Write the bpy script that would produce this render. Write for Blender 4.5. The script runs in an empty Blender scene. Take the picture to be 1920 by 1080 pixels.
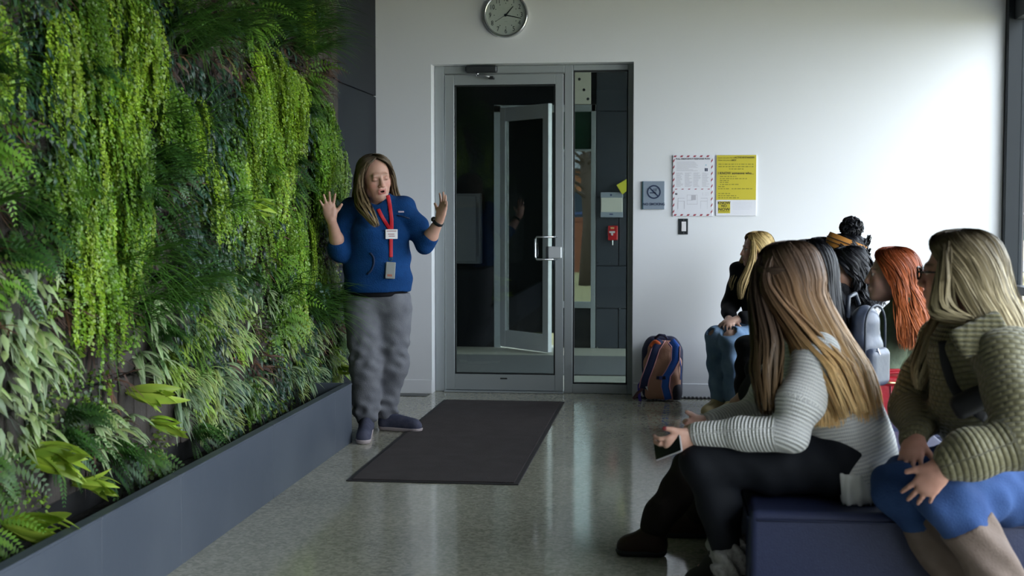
import bpy, math, random
import numpy as np
from mathutils import Vector, Matrix

random.seed(7)
rng = np.random.default_rng(7)
sc = bpy.context.scene
COL = sc.collection

# ------------------------------------------------------------------ camera
FPX = 2500.0
CAM = np.array([0.0, 0.0, 1.40])
PITCH = math.atan(140.0 / FPX)
YAW = math.atan(295.0 / math.hypot(FPX, 140.0))
cam_data = bpy.data.cameras.new('camera')
cam_data.sensor_width = 36.0
cam_data.lens = FPX / 1920.0 * 36.0
cam_data.dof.use_dof = True
cam_data.dof.focus_distance = 8.3
cam_data.dof.aperture_fstop = 4.0
cam_data.clip_end = 300
cam = bpy.data.objects.new('camera', cam_data)
COL.objects.link(cam)
cam.location = CAM
cam.rotation_euler = (math.pi / 2 - PITCH, 0, YAW)
sc.camera = cam

# ------------------------------------------------------------------ daylight
world = bpy.data.worlds.new('overcast_sky')
sc.world = world
world.use_nodes = True
_n = world.node_tree.nodes
_l = world.node_tree.links
_bg = _n['Background']
_tc = _n.new('ShaderNodeTexCoord')
_ns = _n.new('ShaderNodeTexNoise')
_ns.inputs['Scale'].default_value = 2.2
_ns.inputs['Detail'].default_value = 4
_rp = _n.new('ShaderNodeValToRGB')
_rp.color_ramp.elements[0].position = 0.35
_rp.color_ramp.elements[0].color = (0.70, 0.82, 1.0, 1)
_rp.color_ramp.elements[1].position = 0.7
_rp.color_ramp.elements[1].color = (1.0, 1.0, 1.0, 1)
_l.new(_tc.outputs['Generated'], _ns.inputs['Vector'])
_l.new(_ns.outputs['Fac'], _rp.inputs['Fac'])
_l.new(_rp.outputs['Color'], _bg.inputs['Color'])
_bg.inputs['Strength'].default_value = 11.2

vs = sc.view_settings
vs.view_transform = 'Standard'
vs.look = 'None'
vs.gamma = 1.0
vs.use_curve_mapping = False
vs.exposure = 0.0
sc.cycles.max_bounces = 8
sc.cycles.diffuse_bounces = 4
sc.cycles.transparent_max_bounces = 16

# window portal: guides sampling of the sky through the real glazing, gives no light itself
def portal(name, loc, rot, sx, sy):
    ld = bpy.data.lights.new(name, 'AREA')
    ld.shape = 'RECTANGLE'
    ld.size = sx
    ld.size_y = sy
    ld.cycles.is_portal = True
    o = bpy.data.objects.new(name, ld)
    COL.objects.link(o)
    o.location = loc
    o.rotation_euler = rot
    return o

# ------------------------------------------------------------------ pixel helpers
_cy, _sy, _cp, _sp = math.cos(YAW), math.sin(YAW), math.cos(PITCH), math.sin(PITCH)
_R = np.array([_cy, _sy, 0.0])
_Fw = np.array([-_sy * _cp, _cy * _cp, -_sp])
_U = np.cross(_R, _Fw)
def ray(px, py):
    return _R * ((px - 960) / FPX) + _U * ((540 - py) / FPX) + _Fw
def P(px, py, Y):
    d = ray(px, py)
    return CAM + d * (Y / d[1])
def G(px, py, z=0.0):
    d = ray(px, py)
    return CAM + d * ((z - CAM[2]) / d[2])
def WX(px, py, X):
    d = ray(px, py)
    return CAM + d * (X / d[0])
def PIX(p):
    v = np.asarray(p, float) - CAM
    w = v @ _Fw
    return 960 + FPX * (v @ _R) / w, 540 - FPX * (v @ _U) / w

# ------------------------------------------------------------------ materials
MATS = {}
def mat(name, color=(0.5, 0.5, 0.5), rough=0.6, metal=0.0, noise=None, bump=None, attr=None, spec=0.5, coat=0.0, sheen=0.0):
    """noise=(scale, amount, dark colour)   bump=(scale, strength)"""
    if name in MATS:
        return MATS[name]
    m = bpy.data.materials.new(name)
    m.use_nodes = True
    N, L = m.node_tree.nodes, m.node_tree.links
    b = N['Principled BSDF']
    b.inputs['Base Color'].default_value = (*color, 1)
    b.inputs['Roughness'].default_value = rough
    b.inputs['Metallic'].default_value = metal
    b.inputs['Specular IOR Level'].default_value = spec
    b.inputs['Coat Weight'].default_value = coat
    b.inputs['Sheen Weight'].default_value = sheen
    src = None
    if attr:
        a = N.new('ShaderNodeAttribute')
        a.attribute_name = attr
        src = a.outputs['Color']
    tc = N.new('ShaderNodeTexCoord')
    if noise:
        t = N.new('ShaderNodeTexNoise')
        t.inputs['Scale'].default_value = noise[0]
        t.inputs['Detail'].default_value = 5
        L.new(tc.outputs['Object'], t.inputs['Vector'])
        mx = N.new('ShaderNodeMix')
        mx.data_type = 'RGBA'
        mr = N.new('ShaderNodeMapRange')
        mr.inputs['From Min'].default_value = 0.35
        mr.inputs['From Max'].default_value = 0.7
        mr.inputs['To Max'].default_value = noise[1]
        L.new(t.outputs['Fac'], mr.inputs['Value'])
        L.new(mr.outputs['Result'], mx.inputs['Factor'])
        if src:
            L.new(src, mx.inputs['A'])
        else:
            mx.inputs['A'].default_value = (*color, 1)
        mx.inputs['B'].default_value = (*noise[2], 1)
        src = mx.outputs['Result']
    if src:
        L.new(src, b.inputs['Base Color'])
    if bump:
        t2 = N.new('ShaderNodeTexNoise')
        t2.inputs['Scale'].default_value = bump[0]
        t2.inputs['Detail'].default_value = 4
        L.new(tc.outputs['Object'], t2.inputs['Vector'])
        bp = N.new('ShaderNodeBump')
        bp.inputs['Strength'].default_value = bump[1]
        bp.inputs['Distance'].default_value = 0.01
        L.new(t2.outputs['Fac'], bp.inputs['Height'])
        L.new(bp.outputs['Normal'], b.inputs['Normal'])
    MATS[name] = m
    return m

def glass(name, tint=(0.9, 0.95, 0.93), ior=1.5):
    if name in MATS:
        return MATS[name]
    m = bpy.data.materials.new(name)
    m.use_nodes = True
    N, L = m.node_tree.nodes, m.node_tree.links
    N.remove(N['Principled BSDF'])
    out = N['Material Output']
    tr = N.new('ShaderNodeBsdfTransparent')
    tr.inputs['Color'].default_value = (*tint, 1)
    gl = N.new('ShaderNodeBsdfGlossy')
    gl.inputs['Roughness'].default_value = 0.0
    fr = N.new('ShaderNodeFresnel')
    ge = N.new('ShaderNodeNewGeometry')      # thin pane: the same reflectance from both sides
    mi = N.new('ShaderNodeMix')
    mi.inputs['A'].default_value = ior
    mi.inputs['B'].default_value = 1.0 / ior
    L.new(ge.outputs['Backfacing'], mi.inputs['Factor'])
    L.new(mi.outputs['Result'], fr.inputs['IOR'])
    mx = N.new('ShaderNodeMixShader')
    L.new(fr.outputs['Fac'], mx.inputs['Fac'])
    L.new(tr.outputs['BSDF'], mx.inputs[1])
    L.new(gl.outputs['BSDF'], mx.inputs[2])
    L.new(mx.outputs['Shader'], out.inputs['Surface'])
    MATS[name] = m
    return m

# ------------------------------------------------------------------ mesh helpers
class MB:
    """collects boxes, tubes, prisms into one mesh"""
    def __init__(s):
        s.v = []
        s.f = []
    def add(s, v, f):
        b = len(s.v)
        s.v += [tuple(map(float, q)) for q in v]
        s.f += [tuple(i + b for i in q) for q in f]
        return s
    def box(s, lo, hi, bev=0.0, M=None):
        x0, y0, z0 = lo
        x1, y1, z1 = hi
        if bev <= 0:
            v = [(x0, y0, z0), (x1, y0, z0), (x1, y1, z0), (x0, y1, z0), (x0, y0, z1), (x1, y0, z1), (x1, y1, z1), (x0, y1, z1)]
            f = [(0, 3, 2, 1), (4, 5, 6, 7), (0, 1, 5, 4), (1, 2, 6, 5), (2, 3, 7, 6), (3, 0, 4, 7)]
        else:
            b = min(bev, (x1 - x0) * .49, (y1 - y0) * .49, (z1 - z0) * .49)
            v, idx = [], {}
            for ix in (0, 1):
                for iy in (0, 1):
                    for iz in (0, 1):
                        cx, cy, cz = (x0, x1)[ix], (y0, y1)[iy], (z0, z1)[iz]
                        sx, sy, sz = (1, -1)[ix] * b, (1, -1)[iy] * b, (1, -1)[iz] * b
                        for k, q in enumerate(((cx, cy + sy, cz + sz), (cx + sx, cy, cz + sz), (cx + sx, cy + sy, cz))):
                            idx[ix, iy, iz, k] = len(v)
                            v.append(q)
            f = []
            I = idx
            for s_ in (0, 1):
                q = [I[s_, 0, 0, 0], I[s_, 1, 0, 0], I[s_, 1, 1, 0], I[s_, 0, 1, 0]]
                f.append(tuple(q if s_ else q[::-1]))
                q = [I[0, s_, 0, 1], I[0, s_, 1, 1], I[1, s_, 1, 1], I[1, s_, 0, 1]]
                f.append(tuple(q if s_ else q[::-1]))
                q = [I[0, 0, s_, 2], I[1, 0, s_, 2], I[1, 1, s_, 2], I[0, 1, s_, 2]]
                f.append(tuple(q if s_ else q[::-1]))
            for a in (0, 1):
                for c in (0, 1):
                    fl = (a + c) % 2
                    q = [I[0, a, c, 1], I[1, a, c, 1], I[1, a, c, 2], I[0, a, c, 2]]
                    f.append(tuple(q if not fl else q[::-1]))
                    q = [I[a, 0, c, 0], I[a, 1, c, 0], I[a, 1, c, 2], I[a, 0, c, 2]]
                    f.append(tuple(q[::-1] if not fl else q))
                    q = [I[a, c, 0, 0], I[a, c, 1, 0], I[a, c, 1, 1], I[a, c, 0, 1]]
                    f.append(tuple(q if not fl else q[::-1]))
            for a in (0, 1):
                for c in (0, 1):
                    for e in (0, 1):
                        q = [I[a, c, e, 0], I[a, c, e, 1], I[a, c, e, 2]]
                        f.append(tuple(q if (a + c + e) % 2 else q[::-1]))
        if M is not None:
            v = [tuple(M @ Vector(q)) for q in v]
        return s.add(v, f)
    def tube(s, pts, r, n=8, caps=True, flat=None):
        """pts polyline, r radius or list; flat=(vector, scale) squashes the section along vector"""
        pts = [np.asarray(p, float) for p in pts]
        rs = r if hasattr(r, '__len__') else [r] * len(pts)
        v, f = [], []
        up = None
        for i, p in enumerate(pts):
            t = pts[min(i + 1, len(pts) - 1)] - pts[max(i - 1, 0)]
            t = t / (np.linalg.norm(t) + 1e-9)
            if up is None:
                up = np.array([0, 0, 1.0]) if abs(t[2]) < .9 else np.array([1.0, 0, 0])
                if flat is not None:
                    up = np.asarray(flat[0], float)
            a = np.cross(t, up)
            a /= np.linalg.norm(a) + 1e-9
            b = np.cross(a, t)
            if flat is None:
                up = b
            fs = flat[1] if flat is not None else 1.0
            for k in range(n):
                c = 2 * math.pi * k / n
                v.append(p + rs[i] * (a * math.cos(c) + b * math.sin(c) * fs))
        for i in range(len(pts) - 1):
            for k in range(n):
                k2 = (k + 1) % n
                f.append((i * n + k, i * n + k2, (i + 1) * n + k2, (i + 1) * n + k))
        if caps:
            f.append(tuple(range(n - 1, -1, -1)))
            f.append(tuple((len(pts) - 1) * n + k for k in range(n)))
        return s.add(v, f)
    def prism(s, poly, axis, d0, d1):
        """poly: 2D points; extruded along axis 'x','y' or 'z' between d0 and d1"""
        n = len(poly)
        def q(p, d):
            return {'x': (d, p[0], p[1]), 'y': (p[0], d, p[1]), 'z': (p[0], p[1], d)}[axis]
        v = [q(p, d0) for p in poly] + [q(p, d1) for p in poly]
        f = [tuple(range(n)), tuple(range(2 * n - 1, n - 1, -1))]
        for i in range(n):
            j = (i + 1) % n
            f.append((i, i + n, j + n, j))
        return s.add(v, f)
    def disc(s, c, r0, r1, axis='y', d0=0.0, d1=0.0, n=48):
        """ring (r0<r1) or disc (r0=0) prism"""
        v, f = [], []
        def q(a, r, d):
            x, z = r * math.cos(a), r * math.sin(a)
            return {'y': (c[0] + x, c[1] + d, c[2] + z), 'z': (c[0] + x, c[1] + z, c[2] + d), 'x': (c[0] + d, c[1] + x, c[2] + z)}[axis]
        for k in range(n):
            a = 2 * math.pi * k / n
            v += [q(a, r0, d0), q(a, r1, d0), q(a, r0, d1), q(a, r1, d1)]
        for k in range(n):
            i, j = 4 * k, 4 * ((k + 1) % n)
            f += [(i, j, j + 1, i + 1), (i + 2, i + 3, j + 3, j + 2), (i + 1, j + 1, j + 3, i + 3)]
            if r0 > 1e-6:
                f.append((i, i + 2, j + 2, j))
        return s.add(v, f)
    def build(s, name, m, parent=None, smooth=False):
        me = bpy.data.meshes.new(name)
        me.from_pydata(s.v, [], s.f)
        me.materials.append(m)
        if smooth:
            me.polygons.foreach_set('use_smooth', [True] * len(me.polygons))
        me.update()
        o = bpy.data.objects.new(name, me)
        COL.objects.link(o)
        if parent is not None:
            o.parent = parent
        return o

def np_mesh(name, V, Q, m, parent=None, cols=None, smooth=True, attrs=None, mat_idx=None, mats=None):
    """fast mesh from numpy arrays; Q is (n,4) or (n,3)"""
    me = bpy.data.meshes.new(name)
    V = np.asarray(V, np.float32)
    Q = np.asarray(Q, np.int32)
    k = Q.shape[1]
    me.vertices.add(len(V))
    me.vertices.foreach_set('co', V.ravel())
    me.loops.add(Q.size)
    me.loops.foreach_set('vertex_index', Q.ravel())
    me.polygons.add(len(Q))
    me.polygons.foreach_set('loop_start', np.arange(len(Q), dtype=np.int32) * k)
    if smooth:
        me.polygons.foreach_set('use_smooth', np.ones(len(Q), bool))
    for q in (mats or [m]):
        me.materials.append(q)
    if mat_idx is not None:
        me.polygons.foreach_set('material_index', np.asarray(mat_idx, np.int32))
    if cols is not None:
        a = me.attributes.new('Col', 'FLOAT_COLOR', 'POINT')
        c4 = np.ones((len(V), 4), np.float32)
        c4[:, :3] = cols
        a.data.foreach_set('color', c4.ravel())
    for nm, arr in (attrs or {}).items():
        a = me.attributes.new(nm, 'FLOAT', 'POINT')
        a.data.foreach_set('value', np.asarray(arr, np.float32))
    me.update()
    me.validate()
    o = bpy.data.objects.new(name, me)
    COL.objects.link(o)
    if parent is not None:
        o.parent = parent
    return o

def tag(o, label=None, cat=None, group=None, kind=None):
    if label:
        o['label'] = label
    if cat:
        o['category'] = cat
    if group:
        o['group'] = group
    if kind:
        o['kind'] = kind
    return o
def empty(name, loc=(0, 0, 0), rz=0.0):
    o = bpy.data.objects.new(name, None)
    COL.objects.link(o)
    o.location = tuple(map(float, loc))
    o.rotation_euler = (0, 0, rz)
    o.empty_display_size = 0.1
    return o
def keep(o, parent):
    """parent a world-space mesh to an empty that is not at the origin"""
    o.parent = parent
    o.matrix_parent_inverse = Matrix.LocRotScale(parent.location, parent.rotation_euler, None).inverted()
    return o
def text_mesh(name, s, size, loc, m, parent, align='CENTER', depth=0.0008, sx=1.0, bold=0.0):
    """lettering on a wall that faces -Y"""
    cu = bpy.data.curves.new(name, 'FONT')
    cu.body = s
    cu.size = size
    cu.align_x = align
    cu.align_y = 'CENTER'
    cu.extrude = depth
    cu.offset = bold
    cu.resolution_u = 3
    t = bpy.data.objects.new(name, cu)
    COL.objects.link(t)
    bpy.context.view_layer.update()
    me = bpy.data.meshes.new_from_object(t.evaluated_get(bpy.context.evaluated_depsgraph_get()))
    bpy.data.objects.remove(t)
    bpy.data.curves.remove(cu)
    me.transform(Matrix.Translation(loc) @ Matrix.Rotation(math.pi / 2, 4, 'X') @ Matrix.Diagonal((sx, 1, 1, 1)))
    me.materials.clear()
    me.materials.append(m)
    me.name = name
    o = bpy.data.objects.new(name, me)
    COL.objects.link(o)
    if parent is not None:
        keep(o, parent)
    return o
# ================================================================== room
YW = float(G(1000, 741)[1])            # white wall plane
XL = float(P(706, 300, YW)[0])         # dark cladding wall on the left
XR = float(P(1881, 250, YW)[0])        # glazing side
ZC = 3.75
YB = -5.0                              # back of the room behind the camera
WT = 0.30
def wx(px, Y=YW, py=400):
    return float(P(px, py, Y)[0])
def wz(py, Y=YW, px=1000):
    return float(P(px, py, Y)[2])

# ---- floor: polished ground concrete with fine aggregate
def floor_material():
    m = bpy.data.materials.new('polished_concrete')
    m.use_nodes = True
    N, L = m.node_tree.nodes, m.node_tree.links
    b = N['Principled BSDF']
    tc = N.new('ShaderNodeTexCoord')
    v = N.new('ShaderNodeTexVoronoi')
    v.inputs['Scale'].default_value = 70
    L.new(tc.outputs['Object'], v.inputs['Vector'])
    r1 = N.new('ShaderNodeValToRGB')
    r1.color_ramp.elements[0].color = (0.15, 0.15, 0.12, 1)
    r1.color_ramp.elements[1].color = (0.50, 0.49, 0.41, 1)
    sep = N.new('ShaderNodeSeparateColor')
    L.new(v.outputs['Color'], sep.inputs['Color'])
    L.new(sep.outputs['Red'], r1.inputs['Fac'])
    n = N.new('ShaderNodeTexNoise')
    n.inputs['Scale'].default_value = 1.3
    n.inputs['Detail'].default_value = 6
    L.new(tc.outputs['Object'], n.inputs['Vector'])
    mx = N.new('ShaderNodeMix')
    mx.data_type = 'RGBA'
    mx.inputs['Factor'].default_value = 0.55
    r2 = N.new('ShaderNodeValToRGB')
    r2.color_ramp.elements[0].position = 0.3
    r2.color_ramp.elements[0].color = (0.25, 0.245, 0.19, 1)
    r2.color_ramp.elements[1].position = 0.7
    r2.color_ramp.elements[1].color = (0.40, 0.385, 0.30, 1)
    L.new(n.outputs['Fac'], r2.inputs['Fac'])
    L.new(r1.outputs['Color'], mx.inputs['A'])
    L.new(r2.outputs['Color'], mx.inputs['B'])
    L.new(mx.outputs['Result'], b.inputs['Base Color'])
    mr = N.new('ShaderNodeMapRange')
    mr.inputs['To Min'].default_value = 0.06
    mr.inputs['To Max'].default_value = 0.15
    L.new(n.outputs['Fac'], mr.inputs['Value'])
    L.new(mr.outputs['Result'], b.inputs['Roughness'])
    b.inputs['Specular IOR Level'].default_value = 0.6
    bp = N.new('ShaderNodeBump')
    bp.inputs['Strength'].default_value = 0.03
    bp.inputs['Distance'].default_value = 0.002
    n2 = N.new('ShaderNodeTexNoise')
    n2.inputs['Scale'].default_value = 9
    L.new(tc.outputs['Object'], n2.inputs['Vector'])
    L.new(n2.outputs['Fac'], bp.inputs['Height'])
    L.new(bp.outputs['Normal'], b.inputs['Normal'])
    return m
M_FLOOR = floor_material()
M_WHITE = mat('white_wall_paint', (0.74, 0.75, 0.78), 0.55, bump=(180, 0.04))
M_DARKPANEL = mat('dark_cladding', (0.006, 0.009, 0.015), 0.6, noise=(3.0, 0.6, (0.010, 0.014, 0.021)), spec=.25)
M_SLATE = mat('slate_blue_metal', (0.055, 0.068, 0.092), 0.42, noise=(2.4, 0.7, (0.085, 0.10, 0.125)), bump=(30, 0.03))
M_ALU = mat('brushed_aluminium', (0.37, 0.40, 0.41), 0.45, metal=0.45)
M_BLACKGASKET = mat('black_gasket', (0.01, 0.012, 0.014), 0.5)
M_CHROME = mat('polished_steel', (0.75, 0.76, 0.78), 0.18, metal=1.0)
M_GLASS = glass('door_glass', (0.58, 0.63, 0.61))
M_OUTGLASS = glass('outer_glass', (0.42, 0.44, 0.43))
M_WINGLASS = glass('window_glass', (0.95, 0.97, 0.97))

YV = 13.8                              # outer wall of the vestibule
tag(MB().box((XL - WT, YB, -0.2), (XR + 0.25, YW + 0.32, 0)).build('floor', M_FLOOR), kind='structure')
tag(MB().box((XL - WT, YB, ZC), (XR + 0.6, YW + WT, ZC + 0.3)).build('ceiling', mat('ceiling_paint', (0.16, 0.16, 0.165), 0.8)), kind='structure')
wl = tag(MB().box((XL - WT, YB, 0), (XL - 0.02, YW + WT, ZC)).build('wall_left', M_DARKPANEL), kind='structure')
tag(MB().box((XL - WT, YB - WT, 0), (XR + 0.25, YB, ZC)).build('wall_rear', mat('rear_wall_grey', (0.16, 0.16, 0.17), 0.7)), kind='structure')

# dark cladding panels on the left wall, each a piece of its own
zs_ = [0.0, 1.03, float(P(700, 180, YW - 0.05)[2]), ZC]
ys_ = [YW - 0.004, YW - 1.25, YW - 2.5]
for i in range(2):
    for j in range(3):
        MB().box((XL - 0.025, ys_[i + 1] + 0.004, zs_[j] + 0.004), (XL, ys_[i] - 0.004, zs_[j + 1] - 0.004), 0.003).build('cladding_panel', M_DARKPANEL, wl)

# white wall with the door opening
OX0, OX1 = wx(809), wx(1187)
OZ1 = wz(118)
wb = MB()
wb.box((XL - WT, YW, 0), (OX0, YW + WT, ZC))
wb.box((OX1, YW, 0), (XR, YW + WT, ZC))
wb.box((OX0, YW, OZ1), (OX1, YW + WT, ZC))
wall_back = tag(wb.build('wall_back', M_WHITE), kind='structure')
BBH = wz(715) - wz(741)
for nm, a, b in (('baseboard_back', XL + 0.002, OX0), ('baseboard_right', OX1 + 0.01, XR - 0.02)):
    bb = tag(MB().box((a, YW - 0.006, 0.0), (b, YW + 0.01, BBH), 0.003).build(nm, M_WHITE), kind='structure')
# floor strip grate along the wall base right of the door
M_GRATE = mat('grate_black', (0.012, 0.012, 0.013), 0.5)
gv = empty('floor_vent', (wx(1300), YW - 0.05, 0.0))
tag(gv, 'black slotted air vent strip in the floor along the white wall', 'vent')
x0, x1 = OX1 + 0.02, wx(1420)
keep(MB().box((x0, YW - 0.085, 0.0), (x1, YW - 0.012, 0.004)).build('vent_tray', M_GRATE), gv)
k = 0
x = x0 + 0.01
while x < x1 - 0.01:
    keep(MB().box((x, YW - 0.08, 0.004), (x + 0.016, YW - 0.016, 0.012)).build('slat', M_GRATE), gv)
    x += 0.03
# recessed floor plate by the left pier
fp = MB().box((wx(752), YW - 0.17, 0.0), (wx(806), YW - 0.03, 0.004), 0.001).build('floor_plate', mat('floor_plate_grey', (0.06, 0.065, 0.065), 0.35, metal=0.4))
tag(fp, 'thin dark grey rectangular plate set in the floor beside the door jamb', 'floor plate')

# ---- door frame, door and side light in the recess
YF = YW + 0.14                         # face of the aluminium frame
FD = 0.07
def fx(px):
    return wx(px, YF)
def fz(py):
    return wz(py, YF)
door_set = empty('door_frame', (fx(950), YF, 0))
tag(door_set, kind='structure')
door_set.name = 'trim_1'
zt = OZ1
fz_base = 0.0
def fbox(px0, px1, z0, z1, name, parent, y0=0.0, d=FD, m=M_ALU, bev=0.004):
    return keep(MB().box((fx(px0), YF + y0, z0), (fx(px1), YF + y0 + d, z1), bev).build(name, m), parent)
XFL, XFR = OX0 + 0.002, OX1 - 0.002
keep(MB().box((XFL, YF, 0), (fx(833), YF + FD, zt), 0.004).build('frame_post', M_ALU), door_set)
keep(MB().box((fx(1177), YF, 0), (XFR, YF + FD, zt), 0.004).build('frame_post', M_ALU), door_set)
fbox(1058, 1074, 0, zt, 'frame_mullion', door_set)
keep(MB().box((fx(833), YF, fz(137)), (fx(1058), YF + FD, zt - 0.002), 0.004).build('frame_head', M_ALU), door_set)
keep(MB().box((fx(1074), YF, fz(133)), (fx(1177), YF + FD, zt - 0.002), 0.004).build('frame_head', M_ALU), door_set)
keep(MB().box((fx(1074), YF, 0), (fx(1177), YF + FD, fz(719)), 0.004).build('frame_sill', M_ALU), door_set)
keep(MB().box((fx(833), YF - 0.05, 0), (fx(1058), YF + FD + 0.05, 0.012), 0.004).build('threshold', M_ALU), door_set)
# side light pane and its black gasket
sl = tag(MB().box((fx(1077), YF + 0.03, fz(717)), (fx(1174.5), YF + 0.036, fz(136))).build('window_1', M_GLASS), kind='structure')
gm = MB()
a0, a1, b0, b1 = fx(1074), fx(1177), fz(719), fz(133)
t = 0.011
gm.box((a0, YF + 0.02, b0), (a0 + t, YF + 0.045, b1)).box((a1 - t, YF + 0.02, b0), (a1, YF + 0.045, b1)).box((a0 + t, YF + 0.02, b0), (a1 - t, YF + 0.045, b0 + t)).box((a0 + t, YF + 0.02, b1 - t), (a1 - t, YF + 0.045, b1))
gm.build('gasket', M_BLACKGASKET, sl)

# the closed glazed door leaf
dr = tag(empty('door_1', (fx(945), YF, 0)), kind='structure')
dz0, dz1 = 0.016, fz(139)
L0, L1, L2, L3 = fx(835), fx(852), fx(1041), fx(1056)
g0, g1 = fz(703), fz(158)
keep(MB().box((L0, YF - 0.004, dz0), (L1, YF + 0.046, dz1), 0.003).build('stile', M_ALU), dr)
keep(MB().box((L2, YF - 0.004, dz0), (L3, YF + 0.046, dz1), 0.003).build('stile', M_ALU), dr)
keep(MB().box((L1, YF - 0.004, g1), (L2, YF + 0.046, dz1), 0.003).build('top_rail', M_ALU), dr)
keep(MB().box((L1, YF - 0.004, dz0), (L2, YF + 0.046, g0), 0.003).build('bottom_rail', M_ALU), dr)
keep(MB().box((L1, YF + 0.018, g0), (L2, YF + 0.024, g1)).build('glass_pane', M_GLASS), dr)
gm = MB()
gm.box((L1, YF + 0.006, g0), (L1 + t, YF + 0.036, g1)).box((L2 - t, YF + 0.006, g0), (L2, YF + 0.036, g1)).box((L1 + t, YF + 0.006, g0), (L2 - t, YF + 0.036, g0 + t)).box((L1 + t, YF + 0.006, g1 - t), (L2 - t, YF + 0.036, g1))
keep(gm.build('gasket', M_BLACKGASKET), dr)
keep(MB().box((fx(938), YF - 0.008, fz(711.5)), (fx(951), YF - 0.003, fz(709))).build('maker_plate', M_BLACKGASKET), dr)
# pull handle and push paddle
hx = fx(1029)
hz0, hz1 = fz(486), fz(444)
hb = keep(MB().tube([(L2 + 0.012, YF, hz1), (L2 - 0.02, YF - 0.05, hz1), (fx(1008), YF - 0.055, hz1), (fx(1005), YF - 0.055, hz1 - 0.02), (fx(1005), YF - 0.055, hz0 + 0.02), (fx(1008), YF - 0.055, hz0), (L2 - 0.02, YF - 0.05, hz0), (L2 + 0.012, YF, hz0)], 0.008, 10).build('pull_handle', M_CHROME, smooth=True), dr)
keep(MB().tube([(fx(1036), YF + 0.07, fz(450)), (fx(1035), YF + 0.10, fz(458)), (fx(1035), YF + 0.10, fz(497)), (fx(1036.5), YF + 0.07, fz(505))], 0.008, 8).build('outer_pull_handle', mat('dark_blue_steel', (0.02, 0.04, 0.07), 0.3, metal=0.6), smooth=True), dr)
lk = keep(MB().box((fx(1029), YF - 0.055, fz(484)), (fx(1054), YF - 0.006, fz(462)), 0.006).build('lock_case', mat('satin_steel', (0.72, 0.74, 0.76), 0.35, metal=0.6)), dr)
keep(MB().box((fx(1024.5), YF - 0.05, fz(485.5)), (fx(1029.5), YF - 0.005, fz(461.5)), 0.006).build('latch_guard', M_BLACKGASKET), dr)
# door closer on the head
dc = tag(empty('door_closer', (fx(905), YF, fz(130))), 'dark grey door closer with steel arm on the head of the glazed door', 'door closer')
keep(MB().box((fx(875), YF - 0.075, fz(136)), (fx(934), YF - 0.001, fz(123)), 0.012).build('closer_body', mat('closer_grey', (0.045, 0.05, 0.055), 0.4, metal=0.3)), dc)
keep(MB().tube([(fx(897), YF - 0.045, fz(134)), (fx(897), YF - 0.045, fz(142.5))], 0.012, 10).build('spindle', M_CHROME, smooth=True), dc)
keep(MB().tube([(fx(897), YF - 0.045, fz(141)), (fx(912), YF - 0.10, fz(143)), (fx(923), YF - 0.07, fz(146))], 0.009, 8).build('closer_arm', mat('arm_steel', (0.4, 0.41, 0.42), 0.3, metal=0.8), smooth=True), dc)
keep(MB().box((fx(918), YF - 0.085, fz(148.5)), (fx(928), YF - 0.004, fz(144)), 0.004).build('arm_shoe', M_BLACKGASKET), dc)

# ---- right-hand glazing, curtain wall of dark mullions
M_MULL = mat('dark_mullion', (0.010, 0.014, 0.018), 0.5, spec=.3)
XG = XR + 0.10
ZH = 2.80
gl_root = tag(empty('trim_2', (XG, YW, 0)), kind='structure')
tag(MB().box((XR + 0.001, YW + 0.001, 0), (XR + 0.16, YW + 0.3, ZC)).build('trim_3', mat('brown_edge', (0.10, 0.085, 0.085), 0.5)), kind='structure')
ym = [YW - 0.02, 8.2, 6.2, 4.2, 2.2, 0.2, -1.2]
YG0 = ym[-1] - 0.06
tag(MB().box((XR + 0.02, YB, 0), (XR + 0.25, YG0, ZC)).build('wall_right', mat('rear_wall_grey')), kind='structure')
for i, y in enumerate(ym):
    keep(MB().box((XR + 0.004, y - 0.06, 0.0), (XR + 0.13, y + 0.02, ZC), 0.004).build('mullion', M_MULL), gl_root)
for z in (0.0, 0.82, ZH):
    keep(MB().box((XG - 0.055, YG0, z), (XG + 0.03, YW, z + (0.06 if z < 2 else ZC - z)), 0.003).build('transom', M_MULL), gl_root)
for i in range(len(ym) - 1):
    for z0, z1 in ((0.06, 0.82), (0.88, ZH)):
        keep(MB().box((XG, ym[i + 1] + 0.02, z0), (XG + 0.008, ym[i] - 0.06, z1)).build('window_pane', M_WINGLASS), gl_root)
portal('window_portal', (XG + 0.06, (YW + YG0) / 2, ZH / 2), (0, math.pi / 2, 0), ZH, YW - YG0)

# ---- vestibule beyond the glazed door
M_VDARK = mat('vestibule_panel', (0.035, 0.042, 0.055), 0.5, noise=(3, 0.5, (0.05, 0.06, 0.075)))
VX0, VX1 = -3.0, 1.6
VZ = 3.0
tag(MB().box((VX0, YW + 0.32, -0.2), (VX1 + 4, YV + 0.3, 0)).build('floor_vestibule', mat('pale_concrete', (0.50, 0.48, 0.40), 0.5, noise=(6, 0.5, (0.42, 0.41, 0.36)))), kind='structure')
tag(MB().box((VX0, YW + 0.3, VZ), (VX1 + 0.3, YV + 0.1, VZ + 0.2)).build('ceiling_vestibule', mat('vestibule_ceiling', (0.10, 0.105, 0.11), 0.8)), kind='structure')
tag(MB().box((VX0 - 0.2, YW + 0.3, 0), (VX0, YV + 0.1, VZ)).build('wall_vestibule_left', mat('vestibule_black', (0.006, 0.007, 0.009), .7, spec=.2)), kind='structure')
vx = lambda px: wx(px, YV)
vz = lambda py: wz(py, YV)
wv = tag(MB().box((vx(1117), YV + 0.02, 0), (VX1 + 0.3, YV + 0.15, VZ)).build('wall_vestibule_back', M_VDARK), kind='structure')
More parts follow.
